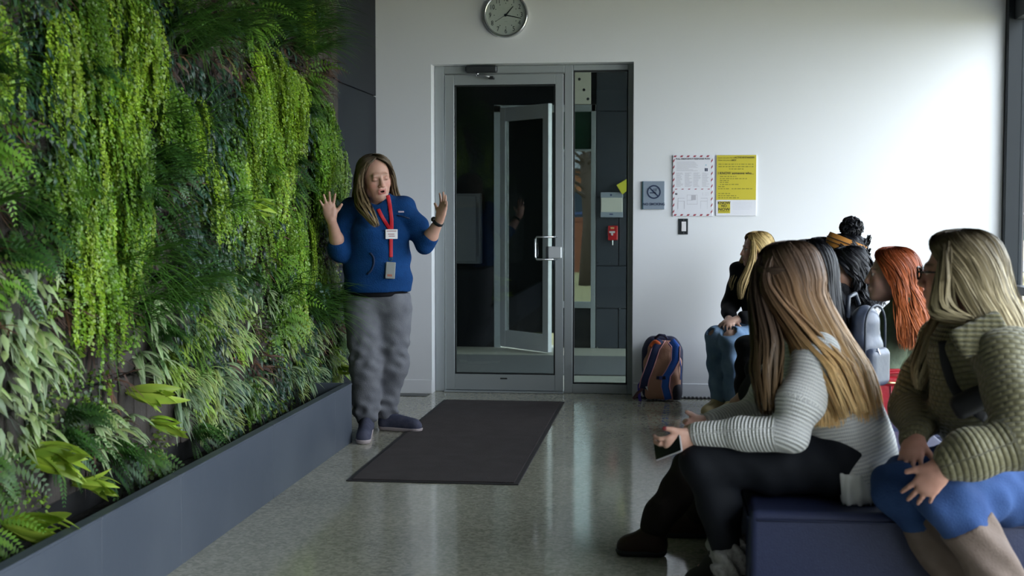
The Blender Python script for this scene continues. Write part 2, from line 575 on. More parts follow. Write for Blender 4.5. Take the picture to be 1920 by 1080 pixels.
tag(MB().box((VX0, YV + 0.02, 0), (vx(926), YV + 0.15, VZ)).box((vx(926), YV + 0.02, vz(196)), (vx(1117), YV + 0.15, VZ)).build('wall_vestibule_entry', mat('vestibule_black')), kind='structure')
# cladding panels with recessed joints on that wall
rows = [0.0, vz(577), vz(498), vz(370), vz(210), VZ]
for j in range(5):
    xs_ = [vx(1117), vx(1160 if j in (0, 2) else 1149), vx(1250), VX1]
    if j in (1, 3, 4):
        xs_ = [vx(1117), vx(1250), VX1]
    for i in range(len(xs_) - 1):
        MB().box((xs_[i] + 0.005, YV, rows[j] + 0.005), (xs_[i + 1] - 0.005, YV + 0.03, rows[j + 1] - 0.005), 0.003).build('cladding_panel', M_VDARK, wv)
for (bx_, by_) in ((1121, 492), (1145, 492), (1121, 572), (1163, 577), (1121, 432), (1121, 650), (1164, 652)):
    MB().disc((vx(bx_), YV - 0.002, vz(by_)), 0, 0.008, 'y', 0, -0.004, 10).build('bolt_head', M_CHROME, wv)
# right side of the vestibule is glazed and lets the daylight in
gv2 = tag(empty('trim_4', (VX1, YV, 0)), kind='structure')
for y in (YW + 0.34, 12.0, YV - 0.04):
    keep(MB().box((VX1, y, 0), (VX1 + 0.08, y + 0.06, VZ), 0.004).build('mullion', M_ALU), gv2)
for a, b in ((YW + 0.40, 12.0), (12.06, YV - 0.04)):
    keep(MB().box((VX1 + 0.04, a, 0.0), (VX1 + 0.048, b, VZ)).build('window_pane', M_WINGLASS), gv2)
portal('vestibule_portal', (VX1 + 0.1, (YW + YV) / 2 + .15, VZ / 2), (0, math.pi / 2, 0), VZ, YV - YW - .4)
# ribbed entrance mat
ma = P(1000, 667, YV)
mo = MB().box((VX0 + 0.2, float(G(1000, 703)[1]), 0.0), (VX1 - 0.05, float(G(1000, 668)[1]), 0.012), 0.003).build('entrance_matting', mat('grey_matting', (0.20, 0.20, 0.205), 0.95, noise=(160, 0.9, (0.09, 0.09, 0.095)), bump=(200, 0.5)))
tag(mo, 'speckled grey entrance matting on the vestibule floor behind the glazed door', 'mat')
# outer frame: posts, rails, panes
of = tag(empty('trim_5', (vx(1020), YV, 0)), kind='structure')
def obox(px0, px1, z0, z1, name, m=M_ALU, y0=0.0, d=0.08):
    return keep(MB().box((vx(px0), YV + y0, z0), (vx(px1), YV + y0 + d, z1), 0.003).build(name, m), of)
obox(926, 939, 0, vz(196), 'frame_post')
obox(1045, 1056, 0, vz(196), 'frame_post')
obox(1108, 1116.5, 0, vz(197), 'frame_post')
obox(926, 1116.5, vz(210), vz(197), 'frame_head')
obox(1056, 1108, vz(577), vz(565), 'frame_rail')
obox(1056, 1108, vz(284), vz(280), 'frame_rail')
keep(MB().box((vx(1056), YV + 0.03, vz(280)), (vx(1108), YV + 0.04, vz(210))).build('green_reflection_panel', mat('painted_green_reflection', (0.008, 0.035, 0.018), 0.15)), of)  # green reflection in the upper glass, put into the panel colour
keep(MB().box((vx(1056), YV + 0.035, vz(565)), (vx(1108), YV + 0.041, vz(284))).build('glass_pane', M_OUTGLASS), of)
keep(MB().box((vx(1056), YV + 0.035, 0.0), (vx(1108), YV + 0.041, vz(577))).build('dark_glass_pane', mat('dark_kick_glass', (0.01, 0.012, 0.013), 0.1)), of)
# perforated pale panel above the outer frame
pp = tag(empty('perforated_panel', (vx(1090), YV, vz(168))), 'pale perforated panel with round holes above the outer entrance frame', 'panel')
pm = keep(MB().box((vx(1066), YV - 0.03, vz(196.5)), (vx(1107.5), YV - 0.005, vz(130)), 0.003).build('panel_board', mat('pale_board', (0.78, 0.74, 0.62), 0.6)), pp)
for (bx_, by_) in ((1086, 150), (1094.5, 170), (1102, 187), (1078, 132)):
    keep(MB().disc((vx(bx_), YV - 0.031, vz(by_)), 0, 0.015, 'y', 0, -0.003, 12).build('hole', M_BLACKGASKET), pp)
# the outer door leaf standing open towards the room
hinge = P(941, 640, YV - 0.02)
free = P(1031, 640, 13.2)
ang = math.atan2(free[1] - hinge[1], free[0] - hinge[0])
wid = math.hypot(free[0] - hinge[0], free[1] - hinge[1])
od = tag(empty('door_2', (hinge[0], hinge[1], 0), ang), kind='structure')
hgt = vz(203) + 0.0
sw = 0.09
for nm, lo, hi in (('stile', (0, -0.025, 0.015), (sw, 0.025, hgt)), ('stile', (wid - sw, -0.025, 0.015), (wid, 0.025, hgt)), ('top_rail', (sw, -0.025, hgt - 0.14), (wid - sw, 0.025, hgt)), ('bottom_rail', (sw, -0.025, 0.015), (wid - sw, 0.025, 0.19))):
    MB().box(lo, hi, 0.003).build(nm, mat('pale_aluminium', (0.62, 0.62, 0.64), 0.4, metal=0.3), od)
MB().box((sw, -0.004, 0.19), (wid - sw, 0.004, hgt - 0.14)).build('glass_pane', M_OUTGLASS, od)
# grey wall cabinet in the vestibule
wc = tag(empty('wall_cabinet', (vx(880), YV, vz(430))), 'grey metal wall cabinet inside the vestibule left of the open door', 'cabinet')
keep(MB().box((vx(845), YV - 0.16, vz(494)), (vx(904), YV + 0.019, vz(363)), 0.004).build('cabinet_body', mat('cabinet_grey', (0.07, 0.075, 0.08), 0.5)), wc)
cd = keep(MB().box((vx(848), YV - 0.175, vz(490)), (vx(897), YV - 0.161, vz(367)), 0.003).build('cabinet_door', mat('cabinet_grey')), wc)
keep(MB().box((vx(898.5), YV - 0.172, vz(480)), (vx(901.5), YV - 0.161, vz(380)), 0.002).build('hinge_strip', M_BLACKGASKET), wc)
# alarm sounder and pull station on the vestibule cladding
sb = tag(empty('wall_device', (vx(1147), YV, vz(385))), 'white wall box with grey bands on the dark vestibule cladding', 'wall box')
M_GREYPL = mat('grey_plastic', (0.36, 0.40, 0.47), 0.5)
keep(MB().box((vx(1127), YV - 0.05, vz(407)), (vx(1167.5), YV, vz(362)), 0.006).build('box_body', mat('white_plastic', (0.78, 0.75, 0.66), 0.45)), sb)
keep(MB().box((vx(1126.5), YV - 0.055, vz(407.5)), (vx(1168), YV - 0.0005, vz(397.5)), 0.003).build('band', M_GREYPL), sb)
keep(MB().box((vx(1126.5), YV - 0.055, vz(371)), (vx(1168), YV - 0.0005, vz(361)), 0.003).build('band', M_GREYPL), sb)
keep(MB().box((vx(1143), YV - 0.058, vz(403)), (vx(1150), YV - 0.054, vz(400.5))).build('badge', mat('badge_blue', (0.05, 0.07, 0.2), 0.4)), sb)
keep(MB().disc((vx(1146), YV - 0.054, vz(366)), 0, 0.011, 'y', 0, -0.004, 12).build('lamp', mat('badge_blue')), sb)
ps = tag(empty('fire_pull_station', (vx(1149), YV, vz(437))), 'red fire alarm pull station with white T handle on dark cladding', 'fire alarm')
M_RED = mat('alarm_red', (0.55, 0.015, 0.02), 0.35)
keep(MB().box((vx(1140), YV - 0.05, vz(450)), (vx(1158.5), YV, vz(423)), 0.008).build('housing', M_RED), ps)
keep(MB().box((vx(1143), YV - 0.062, vz(436.5)), (vx(1153.5), YV - 0.049, vz(433)), 0.003).box((vx(1146.5), YV - 0.062, vz(441)), (vx(1150), YV - 0.049, vz(436.5)), 0.003).build('pull_handle', mat('white_gloss', (0.85, 0.83, 0.83), 0.3)), ps)
keep(MB().box((vx(1145), YV - 0.056, vz(429)), (vx(1152), YV - 0.049, vz(425.5)), 0.003).build('lamp', mat('amber', (0.8, 0.45, 0.2), 0.3)), ps)
keep(MB().tube([(vx(1149), YV - 0.02, vz(449)), (vx(1149), YV - 0.02, vz(459))], 0.005, 6).build('hanging_key', M_CHROME), ps)
yt = MB()
ya, yb, yc, yd = P(1156, 347, YV - .08), P(1176, 335, YV - .05), P(1182, 352, YV - .05), P(1167, 365, YV - .08)
nrm = np.array([0, 0.012, 0])
yt.add([ya, yb, yc, yd, ya + nrm, yb + nrm, yc + nrm, yd + nrm], [(0, 1, 2, 3), (7, 6, 5, 4), (0, 4, 5, 1), (1, 5, 6, 2), (2, 6, 7, 3), (3, 7, 4, 0)])
yt.tube([(float(yc[0]), YV - 0.04, float(yc[2])), (float(yc[0]), YV + 0.0, float(yc[2]))], 0.008, 6)
tag(yt.build('yellow_flag_sign', mat('sign_yellow', (0.62, 0.58, 0.03), 0.5)), 'small tilted yellow flag sign above the white wall box', 'sign')

# ---- outside
tag(MB().box((-9.0, 16.2, -0.06), (float(P(1062, 400, 16.2)[0]), 16.5, 5.2)).build('wall_dark_backdrop', mat('backdrop_dark', (0.006, 0.008, 0.008), 0.8, noise=(2, .5, (0.012, 0.016, 0.012)), spec=.1)), kind='structure')  # dark wall added to keep the view behind the open door dark
tag(MB().box((-9.0, YV + 0.16, 3.0), (float(P(1062, 400, 16.2)[0]), 16.5, 3.2)).build('ceiling_sky_block', mat('backdrop_dark')), kind='structure')  # unseen slab added to block the sky above that gap
M_GRASS = mat('dry_winter_grass', (0.36, 0.31, 0.16), 0.95, noise=(0.8, 0.8, (0.26, 0.24, 0.12)), bump=(40, 0.6))
gnd = MB()
gnd.box((XR + 0.25, -40, -0.35), (60, YV + 0.3, -0.06)).box((-60, YV + 0.3, -0.35), (60, 90, -0.06)).box((-60, -40, -0.35), (XL - WT, YV + .3, -0.06))
tag(gnd.build('ground_lawn', M_GRASS), kind='structure')
tag(MB().box((-60, 34, -0.055), (60, 42, -0.03)).build('ground_street', mat('asphalt', (0.16, 0.16, 0.17), 0.9)), kind='structure')
tag(MB().box((XR + 0.3, -30, -0.055), (XR + 3.0, 18, -0.04)).build('ground_path', mat('pale_concrete')), kind='structure')
def yard(px, y):
    return float(P(px, 400, y)[0])
# low brick wall, parked car, brick house and tree seen through the outer pane
bw = MB().box((yard(1040, 33), 33, -0.06), (yard(1150, 33), 33.3, 1.2)).box((yard(1040, 33) - .03, 32.97, 1.2), (yard(1150, 33) + .03, 33.33, 1.30)).build('garden_wall', mat('red_brick', (0.30, 0.11, 0.06), 0.9, noise=(8, 0.6, (0.2, 0.07, 0.05))))
tag(bw, 'low red brick garden wall beyond the lawn outside', 'wall')
hs = tag(empty('brick_house', (yard(1090, 55), 56, 0)), 'orange brick house far beyond the street outside', 'house')
hx0, hx1 = yard(1030, 55), yard(1180, 55)
keep(MB().box((hx0, 55, -0.06), (hx1, 62, 3.2)).build('wall', mat('orange_brick', (0.42, 0.17, 0.08), 0.9)), hs)
keep(MB().prism([(55 - .5, 3.2), (62.5, 3.2), (58.5, 6.0)], 'x', hx0 - .4, hx1 + .4).build('roof', mat('roof_grey', (0.25, 0.26, 0.29), 0.9)), hs)
for i in range(4):
    xx = hx0 + (i + .5) * (hx1 - hx0) / 4
    keep(MB().box((xx - .5, 54.95, 1.0), (xx + .5, 55.02, 2.3)).build('window', mat('house_window', (0.05, 0.07, 0.1), 0.1)), hs)
cr = tag(empty('parked_car', (yard(1092, 38), 38, -0.03)), 'blue parked car on the street outside', 'car')
cx_ = yard(1092, 38)
prof = [(-2.1, .35), (-2.1, .8), (-1.5, .95), (-0.9, 1.42), (0.7, 1.45), (1.35, .98), (2.1, .85), (2.15, .35)]
keep(MB().prism([(cx_ + a, b) for a, b in prof], 'y', 37.2, 38.8).build('car_body', mat('car_blue', (0.08, 0.12, 0.28), 0.25)), cr)
for s_ in (-1.3, 1.35):
    for y_ in (37.15, 38.65):
        keep(MB().disc((cx_ + s_, y_, .3), 0, .33, 'y', 0, .2, 20).build('wheel', M_BLACKGASKET), cr)
keep(MB().prism([(cx_ - 1.35, .98), (cx_ - .85, 1.36), (cx_ + .65, 1.38), (cx_ + 1.2, .98)], 'y', 37.18, 37.2).build('car_window', mat('house_window')), cr)
tx, ty = yard(1100, 27), 27.0
tr = tag(empty('bare_tree', (tx, ty, -0.06)), 'bare winter tree on the lawn outside', 'tree')
trk = MB().tube([(tx, ty, -.06), (tx + .05, ty, 1.2), (tx - .05, ty, 2.6)], [.17, .13, .1], 10)
keep(trk.build('trunk', mat('bark', (0.09, 0.065, 0.05), 0.9), smooth=True), tr)
br = MB()
r_ = random.Random(4)
for i in range(26):
    z = 1.7 + r_.random() * 1.4
    a = r_.random() * 6.28
    p = np.array([tx, ty, z])
    pts = [p]
    d = np.array([math.cos(a), math.sin(a), .55])
    for q in range(4):
        d = d + np.array([r_.uniform(-.4, .4), r_.uniform(-.4, .4), r_.uniform(-.3, .3)])
        pts.append(pts[-1] + d * .32)
    br.tube(pts, [.035, .026, .018, .012, .006], 5)
    for q in (1, 2, 3):
        e = pts[q]
        br.tube([e, e + np.array([r_.uniform(-.4, .4), r_.uniform(-.4, .4), r_.uniform(0, .4)]), e + np.array([r_.uniform(-.7, .7), r_.uniform(-.7, .7), r_.uniform(-.2, .6)])], [.012, .008, .004], 4)
keep(br.build('branches', mat('bark')), tr)
# trees seen through the glazing on the right
for i, (xx, yy) in enumerate(((XR + 9, 26), (XR + 14, 33), (XR + 6.5, 30))):
    et = tag(empty('evergreen_tree', (xx, yy, -.06)), 'dark teal evergreen tree outside the tall side window', 'tree', 'evergreens outside the side window')
    keep(MB().tube([(xx, yy, -.06), (xx, yy, 1.4)], [.2, .15], 8).build('trunk', mat('bark')), et)
    fm = MB()
    for q in range(9):
        z = .9 + q * .62
        r0 = 1.9 - q * .2
        ring = [(xx + r0 * (1 + .25 * (k % 2)) * math.cos(k * math.pi / 11), yy + r0 * (1 + .25 * (k % 2)) * math.sin(k * math.pi / 11), z - .12 * (k % 2)) for k in range(22)]
        fm.add(ring + [(xx, yy, z + 1.2)], [(k, (k + 1) % 22, 22) for k in range(22)] + [tuple(range(21, -1, -1))])
    keep(fm.build('foliage', mat('evergreen', (0.02, 0.06, 0.045), 0.8)), et)
# ================================================================== living wall
XP = float(G(660, 829)[0])             # front face of the planter trough
YP1 = float(G(660, 829)[1])            # far end of the trough
HP = float(P(657, 718, YP1)[2])        # its height
XS = XL + 0.045                         # face of the planting cells
YL1 = 8.80
YL0 = 2.6
M_FELT = mat('felt_cells', (0.055, 0.046, 0.04), 0.95, noise=(14, 0.8, (0.03, 0.025, 0.02)), bump=(60, 0.5))
lw = MB().box((XL, YL0, 0.05), (XS - 0.031, YL1, 3.2)).build('living_wall_frame', mat('frame_black', (0.008, 0.008, 0.009), 0.7))
tag(lw, 'dark frame of planting cells carrying the living plant wall above the trough', 'plant wall frame')
cell_mesh = None
nc = 0
cw, ch = 0.135, 0.39
yy = YL1 - 0.01
while yy - cw > YL0 and nc < 296:
    z = HP - 0.02
    while z < 3.15:
        vis = PIX((XS, yy - cw, z))[0] > -80 and PIX((XS, yy - cw, z))[1] > -80
        if vis:
            if cell_mesh is None:
                o = MB().box((-0.03, -cw + 0.008, 0.006), (0.0, 0, ch - 0.006), 0.006).build('planting_cell', M_FELT, lw)
                cell_mesh = o.data
            else:
                o = bpy.data.objects.new('planting_cell', cell_mesh)
                COL.objects.link(o)
                o.parent = lw
            o.location = (XS + random.uniform(-.006, .006), yy, z)
            nc += 1
        z += ch
    yy -= cw

# trough of slate-blue panels
pt = tag(empty('planter_trough', (XP, 5.5, 0)), 'long slate blue panel trough along the foot of the living plant wall', 'planter')
seams = [YP1] + [float(WX(px, py, XP)[1]) for px, py in ((629, 790), (512, 850), (340, 950))]
seams += [seams[-1] - 0.75 * (k + 1) for k in range(6)]
for i in range(len(seams) - 1):
    keep(MB().box((XP - 0.02, seams[i + 1] + 0.0015, 0.0), (XP, seams[i] - 0.0015, HP - 0.012), 0.0015).build('front_panel', M_SLATE), pt)
    keep(MB().box((XP - 0.045, seams[i + 1] + 0.0015, HP - 0.012), (XP + 0.004, seams[i] - 0.0015, HP), 0.002).build('rim_cap', M_SLATE), pt)
keep(MB().box((XS + 0.004, YP1 - 0.02, 0), (XP - 0.021, YP1, HP), 0.0015).build('end_panel', M_SLATE), pt)
keep(MB().box((XS + 0.004, seams[-1], 0), (XP - 0.022, YP1 - 0.022, HP - 0.10)).build('soil', mat('wet_soil', (0.012, 0.010, 0.008), 0.9, bump=(40, 0.8))), pt)

def leaf_material(name, trans=0.25, rough=0.42):
    m = bpy.data.materials.new(name)
    m.use_nodes = True
    N, L = m.node_tree.nodes, m.node_tree.links
    b = N['Principled BSDF']
    a = N.new('ShaderNodeAttribute')
    a.attribute_name = 'Col'
    oi = N.new('ShaderNodeObjectInfo')
    hs_ = N.new('ShaderNodeHueSaturation')
    mr = N.new('ShaderNodeMapRange')
    mr.inputs['To Min'].default_value = 0.7
    mr.inputs['To Max'].default_value = 1.25
    L.new(oi.outputs['Random'], mr.inputs['Value'])
    L.new(mr.outputs['Result'], hs_.inputs['Value'])
    L.new(a.outputs['Color'], hs_.inputs['Color'])
    L.new(hs_.outputs['Color'], b.inputs['Base Color'])
    b.inputs['Roughness'].default_value = rough
    t = N.new('ShaderNodeBsdfTranslucent')
    L.new(hs_.outputs['Color'], t.inputs['Color'])
    mx = N.new('ShaderNodeMixShader')
    mx.inputs['Fac'].default_value = trans
    L.new(b.outputs['BSDF'], mx.inputs[1])
    L.new(t.outputs['BSDF'], mx.inputs[2])
    L.new(mx.outputs['Shader'], N['Material Output'].inputs['Surface'])
    MATS[name] = m
    return m
M_LEAF = leaf_material('leaf_green')
M_DRY = mat('dry_leaf', (0.1, 0.05, 0.03), 0.8, attr='Col')

class LB:
    """leaf builder: ribbons of quads with per-vertex colour"""
    def __init__(s, seed):
        s.V, s.Q, s.C = [], [], []
        s.r = random.Random(seed)
    def jit(s, c, a=0.25):
        f = 1 + s.r.uniform(-a, a)
        return (c[0] * f * (1 + s.r.uniform(-.1, .1)), c[1] * f, c[2] * f * (1 + s.r.uniform(-.15, .15)))
    def strap(s, pts, w, side, col, edge=None, fold=0.25, shape=None):
        """pts: centre line, w: max half width, side: sideways vector; edge: colour of margins"""
        n = len(pts)
        b0 = len(s.V)
        side = np.asarray(side, float)
        for i, p in enumerate(pts):
            p = np.asarray(p, float)
            t = np.asarray(pts[min(i + 1, n - 1)], float) - np.asarray(pts[max(i - 1, 0)], float)
            t /= np.linalg.norm(t) + 1e-9
            sd = side - t * (side @ t)
            sd /= np.linalg.norm(sd) + 1e-9
            nr = np.cross(sd, t)
            u = i / (n - 1)
            ww = w * (shape(u) if shape else (math.sin(math.pi * min(1, .12 + .88 * u)) ** .7 if u < 1 else 0.03))
            s.V += [p - sd * ww + nr * ww * fold, p, p + sd * ww + nr * ww * fold]
            s.C += [edge or col, col, edge or col]
        for i in range(n - 1):
            a = b0 + 3 * i
            s.Q += [(a, a + 1, a + 4, a + 3), (a + 1, a + 2, a + 5, a + 4)]
    def dot(s, p, d, u, size, col, asp=0.75):
        """diamond leaflet at p, pointing along d, with normal roughly u"""
        d = np.asarray(d, float)
        d /= np.linalg.norm(d) + 1e-9
        sd = np.cross(d, u)
        sd /= np.linalg.norm(sd) + 1e-9
        b = len(s.V)
        p = np.asarray(p, float)
        s.V += [p, p + d * size * .5 + sd * size * asp * .5, p + d * size, p + d * size * .5 - sd * size * asp * .5]
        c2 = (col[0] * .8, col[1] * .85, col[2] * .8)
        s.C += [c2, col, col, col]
        s.Q.append((b, b + 1, b + 2, b + 3))
    def mesh(s, name, m=None):
        V_ = np.array(s.V)
        V_[:, 0] = np.maximum(V_[:, 0], .004)
        o = np_mesh(name, V_, np.array(s.Q), m or M_LEAF, cols=np.array(s.C))
        me = o.data
        bpy.data.objects.remove(o)
        return me

def cascade_fern(seed, col):
    L = LB(seed)
    r = L.r
    for i in range(36):
        p = np.array([r.uniform(0, .05), r.uniform(-.10, .10), r.uniform(-.03, .08)])
        ln = r.uniform(.14, .34)
        d = np.array([r.uniform(.6, 1.2), r.uniform(-.5, .5), r.uniform(-.1, .6)])
        c = L.jit(col, .3)
        n = int(ln / .0095)
        for k in range(n):
            d = d * .80 + np.array([r.uniform(-.12, .13), r.uniform(-.2, .2), -1.0]) * .25
            d /= np.linalg.norm(d)
            p = p + d * .0095
            for q in (-1, 1):
                u = np.array([1, r.uniform(-.6, .6), r.uniform(0, .9)])
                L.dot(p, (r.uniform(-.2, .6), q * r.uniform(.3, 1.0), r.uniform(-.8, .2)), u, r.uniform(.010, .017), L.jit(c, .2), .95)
    return L.mesh('foliage')
def sedge(seed, col, lean=0.5, n=30, ln0=.22, ln1=.44):
    L = LB(seed)
    r = L.r
    for i in range(n):
        a = r.gauss(lean, .55)
        ln = r.uniform(ln0, ln1)
        d = np.array([r.uniform(.35, 1.1), math.sin(a), math.cos(a) * .9])
        d /= np.linalg.norm(d)
        p = np.array([r.uniform(0, .02), r.uniform(-.025, .025), r.uniform(-.02, .02)])
        pts = [p]
        for k in range(7):
            d = d + np.array([.02, r.uniform(-.06, .06), -r.uniform(.10, .26)])
            d /= np.linalg.norm(d)
            pts.append(pts[-1] + d * ln / 7)
        L.strap(pts, r.uniform(.0032, .0065), (r.uniform(-.4, .4), 1, r.uniform(-.4, .4)), L.jit(col, .35), fold=.5, shape=lambda u: 1.0 - .93 * u ** 1.6)
    return L.mesh('foliage')
def spider_plant(seed, col, edge, n=30, ln0=.10, ln1=.24, w=.008):
    L = LB(seed)
    r = L.r
    for i in range(n):
        a = r.uniform(-2.0, 2.0)
        d = np.array([r.uniform(.5, 1.0), math.sin(a), math.cos(a) * .6 + .1])
        d /= np.linalg.norm(d)
        ln = r.uniform(ln0, ln1)
        pts = [np.array([r.uniform(0, .03), r.uniform(-.04, .04), r.uniform(-.05, .05)])]
        for k in range(6):
            d = d + np.array([0.0, 0, -r.uniform(.22, .45)])
            d /= np.linalg.norm(d)
            pts.append(pts[-1] + d * ln / 6)
        L.strap(pts, w * r.uniform(.7, 1.2), (-d[1] + r.uniform(-.3, .3), 1, .1), L.jit(col), L.jit(edge, .15), fold=.35)
    return L.mesh('foliage')
def sword_fern(seed, col, n=13):
    L = LB(seed)
    r = L.r
    for i in range(n):
        a = r.uniform(-2.2, 2.2)
        d = np.array([r.uniform(.5, 1.0), math.sin(a), math.cos(a) * .8])
        d /= np.linalg.norm(d)
        ln = r.uniform(.13, .27)
        p = np.array([0, r.uniform(-.03, .03), r.uniform(-.03, .03)])
        c = L.jit(col, .3)
        N_ = 16
        for k in range(N_):
            d = d + np.array([.0, 0, -.11])
            d /= np.linalg.norm(d)
            p = p + d * ln / N_
            sd = np.cross(d, (1, 0, .3))
            sd /= np.linalg.norm(sd) + 1e-9
            sz = .034 * math.sin(math.pi * (k + 1.5) / (N_ + 2)) + .006
            for q in (-1, 1):
                L.dot(p, sd * q + d * .35 + np.array([0, 0, -.15]), np.cross(sd, d), sz, L.jit(c, .12), .36)
    return L.mesh('foliage')
def drooping_leaves(seed, col, n=48, sz0=.03, sz1=.06, w=.011):
    L = LB(seed)
    r = L.r
    for i in range(n):
        p = np.array([r.uniform(.0, .09), r.uniform(-.11, .11), r.uniform(-.17, .10)])
        sz = r.uniform(sz0, sz1)
        d = np.array([r.uniform(.1, .6), r.uniform(-.6, .6), -r.uniform(.5, 1.2)])
        d /= np.linalg.norm(d)
        q = p + d * sz * .5 + np.array([.006, 0, 0])
        root = np.array([.0, p[1] * .3, max(p[2] * .3, -.02)])
        L.strap([root, root * .5 + p * .5 + np.array([.015, 0, .012]), p + d * .002], .0014, (.3, 1, .2), (.03, .05, .02), shape=lambda u: 1.0)
        L.strap([p, p * .5 + q * .5 + np.array([.004, 0, 0]), q, p + d * sz], w * r.uniform(.8, 1.3), (r.uniform(-.4, .2), 1, r.uniform(-.3, .3)), L.jit(col, .35), fold=.3, shape=lambda u: (.35, .95, .8, .06)[int(round(u * 3))])
    return L.mesh('foliage')
def round_bush(seed, col, n=130, rad=.10, sz0=.013, sz1=.024):
    L = LB(seed)
    r = L.r
    for i in range(n):
        d = np.array([abs(r.gauss(0, .8)) + .1, r.gauss(0, 1), r.gauss(0, 1.1) - .2])
        d /= np.linalg.norm(d)
        p = d * rad * r.uniform(.55, 1.1) * np.array([.8, 1, 1.15])
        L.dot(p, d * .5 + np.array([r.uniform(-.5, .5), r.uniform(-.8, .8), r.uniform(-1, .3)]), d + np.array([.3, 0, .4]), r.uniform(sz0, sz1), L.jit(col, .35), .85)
    return L.mesh('foliage')
def dry_plant(seed):
    L = LB(seed)
    r = L.r
    for i in range(20):
        d = np.array([r.uniform(.2, .8), r.uniform(-.7, .7), r.uniform(-.8, .7)])
        d /= np.linalg.norm(d)
        pts = [np.array([0, r.uniform(-.03, .03), r.uniform(-.03, .05)])]
        for k in range(6):
            d = d + np.array([r.uniform(-.25, .2), r.uniform(-.4, .4), -r.uniform(0, .5)])
            d /= np.linalg.norm(d)
            pts.append(pts[-1] + d * r.uniform(.015, .035))
        c = L.jit(r.choice([(.06, .03, .018), (.10, .045, .02), (.035, .022, .018)]), .4)
        L.strap(pts, r.uniform(.002, .009), (0.2, 1, .2), c, fold=.5)
    return L.mesh('foliage', M_DRY)

LIME = (.22, .36, .02)
SPECIES = {
    'cascade': [cascade_fern(s, c) for s, c in ((1, LIME), (2, (.16, .29, .02)), (3, (.28, .42, .03)), (4, (.11, .23, .018)))],
    'sedge': [sedge(11, (.06, .16, .022)), sedge(12, (.09, .21, .03), .9), sedge(13, (.045, .12, .02), .2)],
    'spider': [spider_plant(21, (.13, .26, .06), (.50, .58, .26), 34, .07, .16), spider_plant(22, (.20, .34, .07), (.58, .62, .25), 38, .06, .15), spider_plant(23, (.10, .22, .08), (.44, .54, .32), 30, .08, .18), spider_plant(24, (.22, .36, .04), (.34, .48, .08), 36, .06, .13)],
    'fern': [sword_fern(31, (.07, .17, .02)), sword_fern(32, (.12, .25, .025)), sword_fern(33, (.04, .11, .022))],
    'droop': [drooping_leaves(41, (.018, .06, .032)), drooping_leaves(42, (.03, .085, .03)), drooping_leaves(43, (.014, .05, .03))],
    'bush': [round_bush(51, (.08, .17, .025)), round_bush(52, (.13, .23, .03)), round_bush(53, (.05, .105, .022)), round_bush(54, (.20, .29, .06), 120, .09), round_bush(55, (.16, .28, .025), 120, .08)],
    'dry': [dry_plant(61), dry_plant(62), dry_plant(63)],
    'pale': [spider_plant(71, (.16, .26, .10), (.46, .52, .30), 18, .08, .17, .013), drooping_leaves(72, (.26, .34, .15), 26, .05, .09, .014), spider_plant(73, (.2, .3, .08), (.4, .46, .2), 16, .07, .14, .015)],
}
INFO = {   # name, adjectives of the variants, phrase, group
    'cascade': ('maidenhair_fern', ('lime green', 'mid lime green', 'yellowish lime', 'deep green'), 'maidenhair fern cascading in fine strands', 'cascading ferns'),
    'sedge': ('sedge_plant', ('mid green', 'bright green', 'dark green'), 'sedge with long thin arching blades', 'arching sedges'),
    'spider': ('spider_plant', ('cream margined', 'yellow margined', 'silvery margined', 'yellow green'), 'spider plant with narrow arching leaves', 'spider plants'),
    'fern': ('sword_fern', ('mid green', 'bright green', 'dark green'), 'sword fern with feathered fronds', 'sword ferns'),
    'droop': ('creeping_fig', ('dark blue green', 'dark green', 'blackish green'), 'creeper with drooping pointed leaves', 'drooping creepers'),
    'bush': ('leafy_bush', ('green', 'light green', 'dark green', 'pale olive', 'yellow green'), 'rounded bush of small leaves', 'small leaved bushes'),
    'dry': ('withered_plant', ('brown', 'reddish brown', 'dark brown'), 'withered plant with dry stems', 'withered plants'),
    'pale': ('pale_leaf_plant', ('whitish green', 'pale green', 'cream green'), 'plant with broad hanging leaves', 'pale broad leaved plants'),
}
def describe(kind, i, y, z):
    nm, adj, phrase, grp = INFO[kind]
    where = 'just above the trough rim' if z < HP + .22 else 'beside the dark cladding' if y > 8.15 else 'high on the living wall' if z > 1.75 else 'midway up the living wall'
    return nm, f'{adj[i]} {phrase} {where}', f'{adj[i]} {grp} {where}'
NESTS = ((75, 850, 1.0, 22), (40, 985, 1.05, 24), (265, 735, .95, 15), (310, 790, .75, 13), (165, 905, .8, 16), (470, 385, .9, 8), (640, 690, .8, 9))
